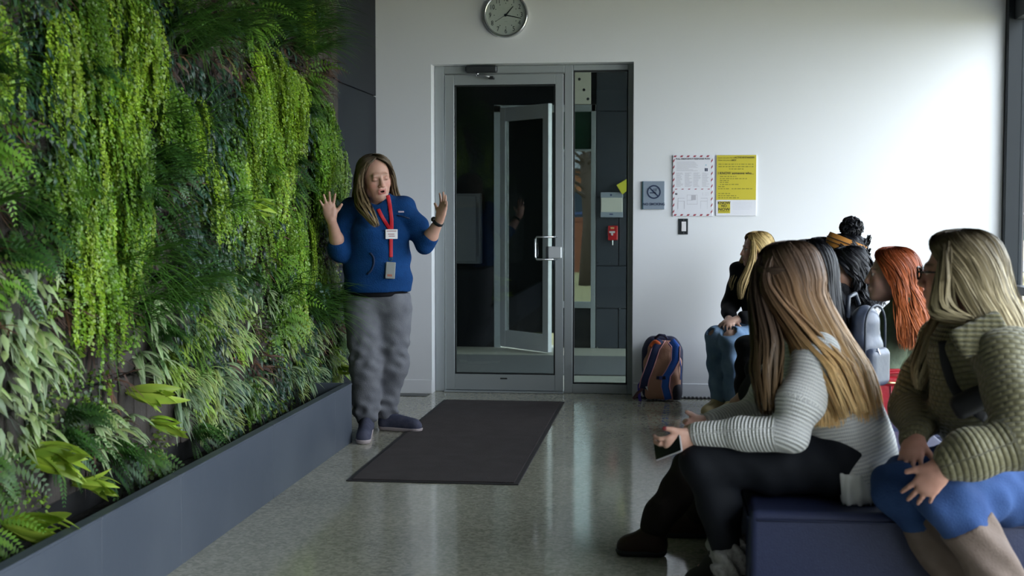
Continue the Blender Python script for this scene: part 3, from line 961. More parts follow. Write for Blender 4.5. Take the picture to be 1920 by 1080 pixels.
ZONES = [  # ellipse in photo pixels -> kind of plant growing there
    ('cascade', 205, 110, 105, 130), ('cascade', 190, 290, 95, 150), ('cascade', 225, 430, 60, 75), ('cascade', 335, 195, 38, 60),
    ('cascade', 515, 200, 58, 85), ('cascade', 490, 285, 60, 50), ('cascade', 440, 330, 40, 60), ('cascade', 630, 290, 45, 90),
    ('cascade', 545, 470, 55, 90), ('cascade', 470, 370, 40, 40), ('cascade', 185, 520, 30, 40),
    ('spider', 585, 285, 32, 60), ('spider', 600, 375, 40, 45), ('spider', 430, 570, 55, 55), ('spider', 400, 670, 80, 90), ('spider', 590, 670, 75, 70), ('spider', 370, 750, 50, 50), ('spider', 620, 470, 30, 60),
    ('sedge', 420, 40, 130, 60), ('sedge', 610, 60, 90, 70), ('sedge', 300, 300, 50, 80), ('sedge', 285, 420, 55, 60), ('sedge', 260, 560, 85, 75), ('sedge', 590, 560, 65, 60), ('sedge', 30, 130, 40, 60), ('sedge', 300, 30, 40, 50),
    ('droop', 400, 230, 60, 110), ('droop', 80, 90, 60, 70), ('droop', 90, 230, 45, 60), ('droop', 350, 420, 40, 60), ('droop', 400, 480, 60, 60),
    ('pale', 55, 570, 40, 60), ('pale', 25, 690, 40, 60), ('pale', 100, 650, 35, 60), ('pale', 50, 790, 50, 45), ('pale', 170, 910, 40, 40), ('pale', 300, 690, 30, 40),
    ('dry', 155, 610, 28, 60), ('dry', 35, 385, 25, 25), ('dry', 560, 80, 25, 40), ('dry', 620, 170, 25, 50), ('dry', 270, 835, 30, 30), ('dry', 500, 660, 22, 50), ('dry', 20, 620, 18, 40),
]
count = {}
pr = random.Random(21)
z = HP + 0.03
row = 0
while z < 3.1:
    y = YL1 - 0.10 - (row % 2) * .07
    while y > YL0 + .3:
        py_, pz_ = y + pr.uniform(-.05, .05), z + pr.uniform(-.05, .05)
        px, pyx = PIX((XS + .06, py_, pz_))
        y -= 0.132
        if pz_ > 1.85 and py_ > 8.50 - .2 * (pr.random() < .5):
            continue
        if px < -90 or pyx < -110:
            continue
        kind = None
        for (k_, cx, cy, rx, ry) in ZONES:
            if ((px - cx) / rx) ** 2 + ((pyx - cy) / ry) ** 2 < 1 and pr.random() < (.55 if k_ == 'sedge' else .6 if k_ == 'spider' else .74 if k_ == 'cascade' else .85):
                kind = k_
                break
        if kind is None:
            low_left = px < 330 and pyx > 520
            u = pr.random()
            if low_left:
                kind = 'bush' if u < .34 else 'fern' if u < .44 else 'dry' if u < .58 else 'pale' if u < .68 else 'droop' if u < .76 else None
            elif pyx > 560:
                kind = 'bush' if u < .38 else 'spider' if u < .52 else 'fern' if u < .62 else 'dry' if u < .72 else 'pale' if u < .8 else 'droop' if u < .92 else None
            else:
                kind = 'bush' if u < .30 else 'droop' if u < .52 else 'fern' if u < .70 else 'sedge' if u < .76 else 'dry' if u < .92 else 'cascade' if u < .95 else None
        if kind is None or count.get(kind, 0) >= 290:
            continue
        if any(math.hypot(px - a, pyx - b) < 36 for a, b, _, _ in NESTS[:5]):
            continue
        if py_ > 7.70 and .9 < pz_ < 1.75 and kind in ('sedge', 'spider', 'fern'):
            kind = 'cascade' if kind == 'sedge' else 'bush'
        vi = pr.randrange(len(SPECIES[kind]))
        nm, lab, grp = describe(kind, vi, py_, pz_)
        o = bpy.data.objects.new(nm, SPECIES[kind][vi])
        COL.objects.link(o)
        o.location = (XS - 0.004, py_, pz_)
        o.rotation_euler = (pr.uniform(-.25, .25), pr.uniform(-.1, .15), pr.uniform(-.3, .2))
        s_ = pr.uniform(.85, 1.2)
        o.scale = (s_, s_ * pr.choice((-1, 1)), s_)
        if kind == 'sedge':
            o.scale = (s_, -s_, s_)     # blades lean towards the far end
            o.rotation_euler = (0, 0, pr.uniform(-.2, .2))
            if px < 360:
                o.scale = (s_, -s_, s_)
        if py_ > 7.55 and .9 < pz_ < 1.75:
            o.scale = (s_ * .6, s_, s_)
        tag(o, lab, 'plant', grp)
        count[kind] = count.get(kind, 0) + 1
    z += 0.126
    row += 1

# bright bird's-nest ferns with broad strap leaves, each leaf a part
def strap_leaf(seed, ln, w, col):
    L = LB(seed)
    d = np.array([.86, 0, .5])
    pts = [np.zeros(3)]
    for k in range(7):
        d = d + np.array([.02, 0, -.19])
        d /= np.linalg.norm(d)
        pts.append(pts[-1] + d * ln / 7)
    c = col
    L.strap(pts, w, (0, 1, 0), (c[0] * .9, c[1], c[2] * .8), (c[0] * 1.15, c[1] * 1.1, c[2]), fold=.3, shape=lambda u: (.3, .55, .8, 1, .98, .85, .55, .08)[int(round(u * 7))])
    return L.mesh('leaf')
BNF = [strap_leaf(81, .24, .017, (.36, .50, .05)), strap_leaf(82, .28, .021, (.42, .56, .08)), strap_leaf(83, .20, .016, (.28, .44, .05))]
for i, (px, pyx, sc_, nl) in enumerate(NESTS):
    w = WX(px, pyx, XS + .07)
    root = empty('birds_nest_fern', (XS - .002, w[1], max(w[2], HP - .02)))
    lab = ['yellow green bird\'s nest fern with broad pointed leaves above the trough', 'large lime bird\'s nest fern spilling over the trough rim'][1 if i == 1 else 0]
    tag(root, lab, 'plant', 'bird\'s nest ferns on the living wall' if i != 1 else None)
    for k in range(nl):
        o = bpy.data.objects.new('leaf', pr.choice(BNF))
        COL.objects.link(o)
        o.parent = root
        a = -2.3 + 4.6 * k / (nl - 1) + pr.uniform(-.2, .2)
        o.rotation_euler = (a * .95 * -1, pr.uniform(-.2, .45), 0)
        o.scale = (sc_ * pr.uniform(.75, 1.1),) * 3
        o.location = (pr.uniform(0, .015), pr.uniform(-.015, .015), pr.uniform(-.015, .015))
# ================================================================== solid modelling by distance fields
UP = np.array([0, 0, 1.0])
def nrm_(v):
    v = np.asarray(v, float)
    return v / (np.linalg.norm(v) + 1e-12)
class Vol:
    def __init__(s, lo, hi, h):
        s.lo = np.asarray(lo, float)
        s.h = h
        s.n = (np.ceil((np.asarray(hi, float) - s.lo) / h)).astype(int) + 1
        s.F = np.full(s.n, 0.5, np.float32)
        s.ax = [(s.lo[i] + h * np.arange(s.n[i])).astype(np.float32) for i in range(3)]
        s.bones = []
    def _sub(s, lo, hi):
        a = np.clip(np.floor((np.asarray(lo) - s.lo) / s.h).astype(int), 0, s.n)
        b = np.clip(np.ceil((np.asarray(hi) - s.lo) / s.h).astype(int) + 1, 0, s.n)
        sl = tuple(slice(a[i], b[i]) for i in range(3))
        X = s.ax[0][sl[0]][:, None, None]
        Y = s.ax[1][sl[1]][None, :, None]
        Z = s.ax[2][sl[2]][None, None, :]
        return sl, X, Y, Z
    def op(s, fn, lo, hi, k=0.02, mode='add'):
        m = k + 4 * s.h
        sl, X, Y, Z = s._sub(np.asarray(lo) - m, np.asarray(hi) + m)
        F = s.F[sl]
        if F.size == 0:
            return
        d = fn(X, Y, Z).astype(np.float32)
        if mode == 'add':
            if k > 1e-4:
                h = np.clip(.5 + .5 * (F - d) / k, 0, 1)
                s.F[sl] = F * (1 - h) + d * h - k * h * (1 - h)
            else:
                s.F[sl] = np.minimum(F, d)
        else:
            d = -d
            if k > 1e-4:
                h = np.clip(.5 - .5 * (F - d) / k, 0, 1)
                s.F[sl] = F * (1 - h) + d * h + k * h * (1 - h)
            else:
                s.F[sl] = np.maximum(F, d)
    def cone(s, a, b, ra, rb, k=0.02, sq=None, mode='add', bone=False):
        a = np.asarray(a, float)
        b = np.asarray(b, float)
        if bone:
            s.bones.append((a, b, max(ra, rb)))
        r = max(ra, rb)
        lo, hi = np.minimum(a, b) - r, np.maximum(a, b) + r
        if sq is not None:
            n = nrm_(sq[0])
            f = 1 / sq[1] - 1
        ba = b - a
        if sq is not None:
            ba = ba + n * (ba @ n) * f
        L2 = float(ba @ ba) + 1e-9
        def fn(X, Y, Z):
            px, py, pz = X - a[0], Y - a[1], Z - a[2]
            if sq is not None:
                c = (px * n[0] + py * n[1] + pz * n[2]) * f
                px, py, pz = px + c * n[0], py + c * n[1], pz + c * n[2]
            t = np.clip((px * ba[0] + py * ba[1] + pz * ba[2]) / L2, 0, 1)
            d = np.sqrt((px - ba[0] * t) ** 2 + (py - ba[1] * t) ** 2 + (pz - ba[2] * t) ** 2) - (ra + (rb - ra) * t)
            return d * (min(1.0, sq[1]) if sq is not None else 1.0)
        s.op(fn, lo, hi, k, mode)
        return s
    def chain(s, pts, rs, k=0.02, sq=None, bone=False):
        for i in range(len(pts) - 1):
            s.cone(pts[i], pts[i + 1], rs[i], rs[i + 1], k, sq, bone=bone)
        return s
    def ell(s, c, r, A=None, k=0.02, mode='add'):
        c = np.asarray(c, float)
        r = np.asarray(r, float)
        A = np.eye(3) if A is None else A
        R = float(max(r))
        def fn(X, Y, Z):
            p = [X - c[0], Y - c[1], Z - c[2]]
            q = [A[i, 0] * p[0] + A[i, 1] * p[1] + A[i, 2] * p[2] for i in range(3)]
            k0 = np.sqrt((q[0] / r[0]) ** 2 + (q[1] / r[1]) ** 2 + (q[2] / r[2]) ** 2)
            k1 = np.sqrt((q[0] / r[0] ** 2) ** 2 + (q[1] / r[1] ** 2) ** 2 + (q[2] / r[2] ** 2) ** 2) + 1e-6
            return k0 * (k0 - 1) / k1
        s.op(fn, c - R, c + R, k, mode)
        return s
    def rbox(s, c, half, rad, A=None, k=0.0, mode='add'):
        c = np.asarray(c, float)
        half = np.asarray(half, float)
        A = np.eye(3) if A is None else A
        R = float(np.linalg.norm(half))
        def fn(X, Y, Z):
            p = [X - c[0], Y - c[1], Z - c[2]]
            q = [np.abs(A[i, 0] * p[0] + A[i, 1] * p[1] + A[i, 2] * p[2]) - (half[i] - rad) for i in range(3)]
            return np.sqrt(sum(np.maximum(e, 0) ** 2 for e in q)) + np.minimum(np.maximum(np.maximum(q[0], q[1]), q[2]), 0) - rad
        s.op(fn, c - R, c + R, k, mode)
        return s
    def cut(s, p, n, k=0.0):
        """keep the side the normal points to"""
        n = nrm_(n)
        d = (s.ax[0][:, None, None] - p[0]) * n[0] + (s.ax[1][None, :, None] - p[1]) * n[1] + (s.ax[2][None, None, :] - p[2]) * n[2]
        s.F = np.maximum(s.F, (-d).astype(np.float32))
        return s
    def ripple(s, amp, waves, seed=0, where=None):
        """cloth folds: sum of sines with given wave vectors, added near the surface"""
        idx = np.nonzero(np.abs(s.F) < .03)
        p = np.stack([s.ax[i][idx[i]] for i in range(3)], 1).astype(np.float64)
        r = np.random.default_rng(seed)
        v = np.zeros(len(p))
        for (kx, ky, kz) in waves:
            ph = r.uniform(0, 6.28)
            w2 = r.normal(0, 4, 3)
            v += np.sin(p @ np.array([kx, ky, kz]) + ph + 1.3 * np.sin(p @ w2 + ph * 2))
        v *= amp / len(waves)
        if where is not None:
            v *= where(p)
        s.F[idx] += v.astype(np.float32)
        return s
    def val(s, p):
        q = (np.asarray(p) - s.lo) / s.h
        i = np.floor(q).astype(int)
        if (i < 0).any() or (i >= s.n - 1).any():
            return .5
        f = q - i
        c = s.F[i[0]:i[0] + 2, i[1]:i[1] + 2, i[2]:i[2] + 2]
        for a in range(3):
            c = c[0] * (1 - f[a]) + c[1] * f[a]
        return float(c)
    def mesh(s):
        F = s.F
        F[0], F[-1], F[:, 0], F[:, -1], F[:, :, 0], F[:, :, -1] = (np.maximum(F[0], .01), np.maximum(F[-1], .01), np.maximum(F[:, 0], .01), np.maximum(F[:, -1], .01), np.maximum(F[:, :, 0], .01), np.maximum(F[:, :, -1], .01))
        S = F < 0
        c = np.zeros(np.array(F.shape) - 1, np.int8)
        for dx in (0, 1):
            for dy in (0, 1):
                for dz in (0, 1):
                    c += S[dx:F.shape[0] - 1 + dx, dy:F.shape[1] - 1 + dy, dz:F.shape[2] - 1 + dz]
        act = (c > 0) & (c < 8)
        ids = np.argwhere(act)
        idx = np.full(act.shape, -1, np.int32)
        idx[act] = np.arange(len(ids))
        acc = np.zeros((len(ids), 3))
        cnt = np.zeros(len(ids))
        I, Jx, K = ids.T
        for ax in range(3):
            o = [q for q in range(3) if q != ax]
            for a in (0, 1):
                for b in (0, 1):
                    o1 = np.zeros(3, int)
                    o1[o[0]], o1[o[1]] = a, b
                    o2 = o1.copy()
                    o2[ax] = 1
                    f1 = F[I + o1[0], Jx + o1[1], K + o1[2]]
                    f2 = F[I + o2[0], Jx + o2[1], K + o2[2]]
                    m = (f1 < 0) != (f2 < 0)
                    t = np.where(m, f1 / np.where(m, f1 - f2, 1), 0)
                    p = o1[None, :] + t[:, None] * (o2 - o1)[None, :]
                    acc += p * m[:, None]
                    cnt += m
        V = s.lo + s.h * (ids + acc / cnt[:, None])
        Q = []
        for ax in range(3):
            o = [q for q in range(3) if q != ax]
            sl1 = [slice(1, -1)] * 3
            sl1[ax] = slice(0, -1)
            sl2 = [slice(1, -1)] * 3
            sl2[ax] = slice(1, None)
            A, B = S[tuple(sl1)], S[tuple(sl2)]
            e = np.argwhere(A != B)
            if not len(e):
                continue
            inside = A[tuple(e.T)]
            base = e.copy()
            base[:, o[0]] += 1
            base[:, o[1]] += 1
            def cell(da, db):
                q = base.copy()
                q[:, o[0]] += da
                q[:, o[1]] += db
                return idx[tuple(q.T)]
            q = np.stack([cell(-1, -1), cell(0, -1), cell(0, 0), cell(-1, 0)], 1)
            flip = inside if ax != 1 else ~inside
            q[~flip] = q[~flip][:, ::-1]
            Q.append(q)
        return V, np.concatenate(Q)
    def limb_coords(s, V):
        """distance along and around the nearest limb axis, for knit and quilting"""
        best = np.full(len(V), 1e9)
        al = np.zeros(len(V))
        ar = np.zeros(len(V))
        off = 0.0
        for a, b, r in s.bones:
            ba = b - a
            L = np.linalg.norm(ba)
            u = ba / L
            t = np.clip((V - a) @ u, 0, L)
            q = V - a - t[:, None] * u
            d = np.linalg.norm(q, axis=1) - r
            e1 = nrm_(np.cross(u, (0.3, 0.2, 1) if abs(u[2]) < .8 else (1, .2, .1)))
            e2 = np.cross(u, e1)
            ang = np.arctan2(q @ e2, q @ e1)
            m = d < best
            best[m] = d[m]
            al[m] = ((V - a) @ u)[m] + off
            ar[m] = (ang * r)[m]
            off += L
        return {'along': al, 'around': ar}
def surf(vols, px, py, lift=0.0, y0=3.0, y1=10.0):
    d = ray(px, py)
    d = d / np.linalg.norm(d)
    t = y0 / d[1]
    while t < y1 / d[1]:
        v = min(q.val(CAM + d * t) for q in vols)
        if v < 0.001:
            return CAM + d * (t - lift)
        t += max(min(v, .5) * .7, .002) if v < .4 else .05
    return None
def solid(name, vol, m, parent, cols=None, attrs=False):
    V, Q = vol.mesh()
    c = None
    if cols is not None:
        c = cols(V)
    o = np_mesh(name, V, Q, m, cols=c, attrs=vol.limb_coords(V) if attrs else None)
    if parent is not None:
        keep(o, parent)
    return o
import bmesh
def soft_box(name, lo, hi, r, m, parent=None, seg=4):
    bm = bmesh.new()
    bmesh.ops.create_cube(bm, size=1.0)
    for v in bm.verts:
        v.co = Vector([(lo[i] + hi[i]) / 2 + v.co[i] * (hi[i] - lo[i]) for i in range(3)])
    bmesh.ops.bevel(bm, geom=list(bm.edges), offset=r, segments=seg, affect='EDGES', profile=.5)
    me = bpy.data.meshes.new(name)
    bm.to_mesh(me)
    bm.free()
    me.polygons.foreach_set('use_smooth', [True] * len(me.polygons))
    me.materials.append(m)
    o = bpy.data.objects.new(name, me)
    COL.objects.link(o)
    if parent is not None:
        keep(o, parent)
    return o

# ================================================================== floor mat
c4 = [G(647, 904), G(973, 909), G(1060, 752.5), G(829, 752.5)]
mx0, mx1 = (c4[0][0] + c4[3][0]) / 2, (c4[1][0] + c4[2][0]) / 2
my0, my1 = (c4[0][1] + c4[1][1]) / 2, (c4[2][1] + c4[3][1]) / 2
fm_ = tag(empty('door_mat', ((mx0 + mx1) / 2, (my0 + my1) / 2, 0)), 'long dark brown grey door mat on the polished floor before the door', 'door mat')
keep(MB().box((mx0, my0, 0), (mx1, my1, 0.006), 0.003).build('rubber_border', mat('black_rubber', (0.02, 0.018, 0.02), 0.7)), fm_)
keep(MB().box((mx0 + .025, my0 + .025, 0.004), (mx1 - .025, my1 - .025, 0.011), 0.003).build('carpet_pile', mat('mat_pile', (0.040, 0.031, 0.032), 0.98, noise=(7, .7, (0.056, 0.046, 0.047)), bump=(260, .8))), fm_)

# ================================================================== wall clock
cc = P(949, 29, YW)
ck = tag(empty('wall_clock', cc), 'round silver rimmed wall clock with white dial above the door', 'clock')
R_ = 0.5 * (wx(991) - wx(907.5))
prof = [(R_, 0), (R_, -.028), (R_ * .985, -.040), (R_ * .94, -.046), (R_ * .895, -.042), (R_ * .875, -.030), (R_ * .87, -.016)]
v, f = [], []
n = 72
for k in range(n):
    a = 2 * math.pi * k / n
    for r, d in prof:
        v.append((cc[0] + r * math.cos(a), YW + d, cc[2] + r * math.sin(a)))
m_ = len(prof)
for k in range(n):
    for j in range(m_ - 1):
        f.append((k * m_ + j, k * m_ + j + 1, ((k + 1) % n) * m_ + j + 1, ((k + 1) % n) * m_ + j))
keep(MB().add(v, f).build('rim', mat('clock_silver', (0.62, 0.63, 0.65), 0.22, metal=0.9), smooth=True), ck)
keep(MB().disc((cc[0], YW, cc[2]), 0, R_ * .875, 'y', -.001, -.018, 64).build('dial', mat('dial_white', (0.66, 0.68, 0.66), 0.5)), ck)
M_INK = mat('dial_ink', (0.01, 0.02, 0.03), 0.5)
for h in range(1, 13):
    a = math.radians(90 - 30 * h)
    text_mesh('numeral', str(h), .052, (cc[0] + R_ * .70 * math.cos(a), YW - .0195, cc[2] + R_ * .70 * math.sin(a)), M_INK, ck, sx=.8)
for h in range(12):
    a = math.radians(30 * h)
    keep(MB().disc((cc[0] + R_ * .52 * math.cos(a), YW - .0185, cc[2] + R_ * .52 * math.sin(a)), 0, .0035, 'y', 0, -.001, 8).build('minute_dot', M_INK), ck)
def hand_(name, deg, ln, w0, w1, back, y):
    a = math.radians(90 - deg)
    d = np.array([math.cos(a), 0, math.sin(a)])
    s_ = np.array([-d[2], 0, d[0]])
    c0 = np.array([cc[0], y, cc[2]])
    q = [c0 - d * back - s_ * w0, c0 - d * back + s_ * w0, c0 + d * ln + s_ * w1, c0 + d * ln - s_ * w1]
    e = np.array([0, .0015, 0])
    keep(MB().add(q + [p + e for p in q], [(0, 1, 2, 3), (7, 6, 5, 4), (0, 4, 5, 1), (1, 5, 6, 2), (2, 6, 7, 3), (3, 7, 4, 0)]).build(name, M_INK), ck)
hand_('hour_hand', 41, R_ * .50, .0055, .003, .012, YW - .023)
hand_('minute_hand', 103, R_ * .70, .0045, .0022, .012, YW - .026)
hand_('second_hand', 238, R_ * .55, .001, .001, .02, YW - .028)
keep(MB().disc((cc[0], YW - .018, cc[2]), 0, .009, 'y', 0, -.012, 16).build('hub', M_INK), ck)
text_mesh('dial_mark', '____', .012, (cc[0], YW - .0195, cc[2] - R_ * .25), M_INK, ck)
keep(MB().disc((cc[0], YW - .034, cc[2]), 0, R_ * .88, 'y', 0, -.002, 64).build('cover_glass', glass('clock_glass', (.94, .96, .95))), ck)

# ================================================================== signs on the white wall
def plate(name, px0, py0, px1, py1, d, m, parent, yoff=0.0):
    return keep(MB().box((wx(px0), YW - yoff - d, wz(py1, px=px0)), (wx(px1), YW - yoff, wz(py0, px=px0)), .001).build(name, m), parent)
def at(px, py, d):
    q = P(px, py, YW)
    return (float(q[0]), YW - d, float(q[2]))
ns = tag(empty('no_smoking_sign', at(1225, 366, 0)), 'grey blue no smoking plaque with barred cigarette symbol beside the door', 'sign')
plate('plaque', 1204.5, 340, 1245.5, 392.5, .018, mat('plaque_blue', (0.24, 0.29, 0.36), .45, metal=.2), ns)
M_NAVY = mat('sign_navy', (0.012, 0.025, 0.07), .5)
plate('edge_strip', 1204, 340, 1206.3, 392.5, .0185, mat('plaque_teal', (0.02, 0.075, 0.10), .5), ns)
sc0 = at(1226, 360, .019)
rs = .5 * (wx(1239) - wx(1213))
keep(MB().disc(sc0, rs * .80, rs, 'y', 0, -.001, 40).build('prohibition_ring', M_NAVY), ns)
bm_ = Matrix.Translation(sc0) @ Matrix.Rotation(math.radians(45), 4, 'Y')
keep(MB().box((-rs * .85, -.0012, -rs * .09), (rs * .85, 0, rs * .09), 0, bm_).build('prohibition_bar', M_NAVY), ns)
keep(MB().box((sc0[0] - rs * .6, YW - .0202, sc0[2] - rs * .2), (sc0[0] + rs * .35, YW - .019, sc0[2] - rs * .05)).build('cigarette', M_NAVY), ns)
for dx in (.0, .22, .42):
    keep(MB().tube([(sc0[0] + rs * dx, YW - .0195, sc0[2] + rs * (.05 + dx * .1)), (sc0[0] + rs * (dx - .1), YW - .0195, sc0[2] + rs * .3), (sc0[0] + rs * (dx + .06), YW - .0195, sc0[2] + rs * .5)], rs * .035, 5).build('smoke_wisp', M_NAVY), ns)
text_mesh('lettering', 'NO SMOKING', .026, at(1226, 383, .019), M_NAVY, ns, bold=.0006)

ep = tag(empty('emergency_poster', at(1298, 348, 0)), 'white emergency response plan poster with red and white striped border', 'poster')
M_PAPER = mat('paper_white', (0.72, 0.72, 0.78), .5)
M_STRIPE = mat('stripe_red', (0.33, 0.045, 0.07), .5)
M_GREYINK = mat('grey_ink', (0.46, 0.45, 0.50), .6)
M_DKINK = mat('dark_ink', (0.12, 0.11, 0.14), .6)
plate('board', 1261, 291, 1336, 405.5, .012, M_PAPER, ep)
ex0, ez1, _w, _h = wx(1261), wz(291, px=1261), wx(1336) - wx(1261), wz(291, px=1261) - wz(405.5, px=1261)
def ebox(u0, v0, u1, v1, name, m, d=.0128):
    return keep(MB().box((ex0 + u0 * _w, YW - d, ez1 - v1 * _h), (ex0 + u1 * _w, YW - .0118, ez1 - v0 * _h)).build(name, m), ep)
def stripe(u, v, du, dv, sk):
    q = [(u, v + dv), (u + du, v + dv), (u + du + sk, v), (u + sk, v)]
    pts = [(ex0 + a * _w, ez1 - b * _h) for a, b in q]
    keep(MB().prism(pts, 'y', YW - .0128, YW - .0118).build('border_stripe', M_STRIPE), ep)
for k in range(6):
    stripe(.01 + k * .163, .006, .06, .028, .03)
    stripe(.02 + k * .163, .965, .06, .028, .03)
    stripe(.05 + k * .163, .550, .05, .012, .02)
for k in range(9):
    for u in (.003, .955):
        q = [(u, .055 + k * .104 + .04), (u + .04, .055 + k * .104), (u + .04, .055 + k * .104 + .035), (u, .055 + k * .104 + .07)]
        keep(MB().prism([(ex0 + a * _w, ez1 - min(b, .99) * _h) for a, b in q], 'y', YW - .0128, YW - .0118).build('border_stripe', M_STRIPE), ep)
text_mesh('title', 'FULL EMERGENCY RESPONSE PLAN', .0175, (ex0 + _w * .5, YW - .013, ez1 - .063 * _h), M_DKINK, ep, sx=.92, bold=.0004)
pr2 = random.Random(5)
for k in range(9):
    ebox(.09, .11 + k * .018, .09 + pr2.uniform(.3, .55), .115 + k * .018, 'text_line', M_GREYINK)
for c_ in range(4):
    for k in range(13):
        ebox(.085 + c_ * .215, .29 + k * .018, .085 + c_ * .215 + pr2.uniform(.1, .185), .296 + k * .018, 'text_line', M_GREYINK)
ebox(.80, .215, .83, .265, 'pictogram', M_NAVY)
ebox(.84, .215, .87, .265, 'pictogram', M_NAVY)
ebox(.81, .155, .84, .175, 'pictogram', mat('pale_blue_ink', (0.3, 0.5, 0.62), .6))
for (u0, v0, u1, v1) in ((.13, .70, .30, .705), (.13, .70, .14, .88), (.13, .75, .30, .755), (.29, .75, .30, .88), (.36, .65, .62, .655), (.36, .65, .365, .80), (.36, .80, .62, .805), (.615, .65, .62, .80), (.36, .735, .50, .74), (.70, .70, .87, .705), (.865, .70, .87, .88), (.70, .75, .87, .755), (.70, .75, .705, .88), (.75, .61, .755, .66), (.80, .62, .92, .623), (.80, .65, .92, .653)):
    ebox(u0, v0, u1, v1, 'plan_line', M_GREYINK)
ebox(.47, .655, .58, .735, 'plan_room', M_GREYINK)
ebox(.06, .62, .115, .65, 'compass_mark', M_DKINK)

yp = tag(empty('yellow_poster', at(1380, 347, 0)), 'yellow poster headed active bystander with white strip at its foot', 'poster')
M_YEL = mat('poster_yellow', (0.56, 0.47, 0.03), .5)
M_OLV = mat('olive_ink', (0.20, 0.19, 0.015), .6)
M_BLK = mat('black_ink', (0.03, 0.03, 0.012), .6)
plate('board', 1342, 290.5, 1417.5, 404.5, .012, M_PAPER, yp)
plate('yellow_field', 1342.5, 291, 1417, 375, .0128, M_YEL, yp)
plate('logo_square', 1346, 377.5, 1369, 400, .0128, M_YEL, yp)
def yt_(s_, size, px, py, m, align='LEFT', bold=0.0, sx=1.0):
    text_mesh('lettering', s_, size, at(px, py, .0132), m, yp, align, bold=bold, sx=sx)
yt_('How can you be an', .016, 1346, 296, M_OLV)
yt_('ACTIVE BYSTANDER?', .0185, 1415, 295.5, M_BLK, 'RIGHT', .0003, .85)
yt_('How can you say', .016, 1346, 300.5, M_OLV)
yt_('NO?', .017, 1372, 300.5, M_BLK, 'LEFT', .0003)
for k, (a, b, y) in enumerate(((1346, 1412, 308), (1346, 1412, 312.5), (1366, 1394, 317), (1349, 1380, 331), (1349, 1403, 335), (1349, 1366, 338.5), (1349, 1366, 342), (1349, 1386, 346), (1346, 1358, 350), (1346, 1368, 354), (1371, 1413, 354), (1346, 1371, 363), (1346, 1380, 367), (1346, 1386, 371))):
    x = a
    while x < b - 2:
        w_ = min(pr2.uniform(2.5, 7), b - x)
        plate('text_line', x, y - .9, x + w_, y + .9, .0131, M_OLV, yp)
        x += w_ + 1.2
yt_('I KNOW someone who...', .0265, 1346, 325, M_BLK, bold=.0004, sx=.95)
for s_, y in (('KNOW', 380.7), ('NO', 386.3), ('NOW', 392.8)):
    yt_(s_, .030 if s_ != 'NO' else .024, 1357.5, y, M_BLK, 'CENTER', .0006, .95 if s_ == 'KNOW' else 1.1)
plate('text_line', 1347, 396.5, 1367, 397.6, .0132, M_OLV, yp)
for k in range(6):
    plate('text_line', 1373, 379 + k * 2.6, 1373 + pr2.uniform(28, 40), 379.7 + k * 2.6, .0125, mat('faint_ink', (0.55, 0.57, 0.66), .6), yp)

sw_ = tag(empty('light_switch', at(1281, 425, 0)), 'black light switch plate with white rocker under the striped poster', 'light switch')
plate('switch_plate', 1272.5, 410, 1290, 439.5, .008, mat('switch_black', (0.012, 0.016, 0.02), .35), sw_)
plate('rocker', 1278, 415.5, 1286.5, 433.5, .012, mat('rocker_white', (0.75, 0.72, 0.74), .4), sw_)
plate('screw', 1281.4, 436, 1282.8, 437.4, .0088, M_CHROME, sw_)
plate('screw', 1281.4, 411.8, 1282.8, 413.2, .0088, M_CHROME, sw_)

# ================================================================== ottomans
M_NAVYSEAT = mat('navy_upholstery', (0.014, 0.020, 0.060), .55, noise=(60, .5, (0.019, 0.027, 0.072)), bump=(220, .15))
M_NAVYPIPE = mat('navy_piping', (0.014, 0.02, 0.055), .6)
OT = [('long navy blue bench ottoman under the white knit sweater and the olive jacket wearers', .27, 1.85, 4.42, 5.10, .42),
      ('navy blue ottoman under the person in brown trousers and boots', .30, 1.15, 5.18, 5.95, .45),
      ('navy blue ottoman carrying the red handbag and the red-haired person', .62, 1.46, 6.0, 6.92, .45),
      ('navy blue ottoman under the person with the black fur collar', .50, 1.25, 7.0, 7.62, .45),
      ('navy blue ottoman under the person with the mustard headband', .50, 1.25, 7.68, 8.28, .45),
      ('navy blue ottoman under the dark-haired person next to the headband wearer', .50, 1.25, 8.34, 8.98, .45),
      ('navy blue ottoman under the blonde person in ripped jeans by the wall', .40, 1.10, 9.18, 9.88, .45),
      ('navy blue ottoman under the person in the plum top', 1.30, 1.95, 7.05, 7.75, .45)]
for lab, x0, x1, y0, y1, zz in OT:
    ot = tag(empty('ottoman', ((x0 + x1) / 2, (y0 + y1) / 2, 0)), lab, 'ottoman')
    soft_box('seat_body', (x0, y0, .035), (x1, y1, zz), .028, M_NAVYSEAT, ot)
    e = .004
    for z_ in (zz - .03,):
        keep(MB().tube([(x0 - e, y0 + .03, z_), (x0 - e, y1 - .03, z_), (x0 + .03, y1 + e, z_), (x1 - .03, y1 + e, z_), (x1 + e, y1 - .03, z_), (x1 + e, y0 + .03, z_), (x1 - .03, y0 - e, z_), (x0 + .03, y0 - e, z_), (x0 - e, y0 + .03, z_)], .005, 6, False).build('piping', M_NAVYPIPE, smooth=True), ot)
    for (a, b) in ((x0 + .07, y0 + .07), (x1 - .07, y0 + .07), (x0 + .07, y1 - .07), (x1 - .07, y1 - .07)):
        keep(MB().tube([(a, b, 0), (a, b, .04)], .025, 10).build('foot', M_BLACKGASKET), ot)

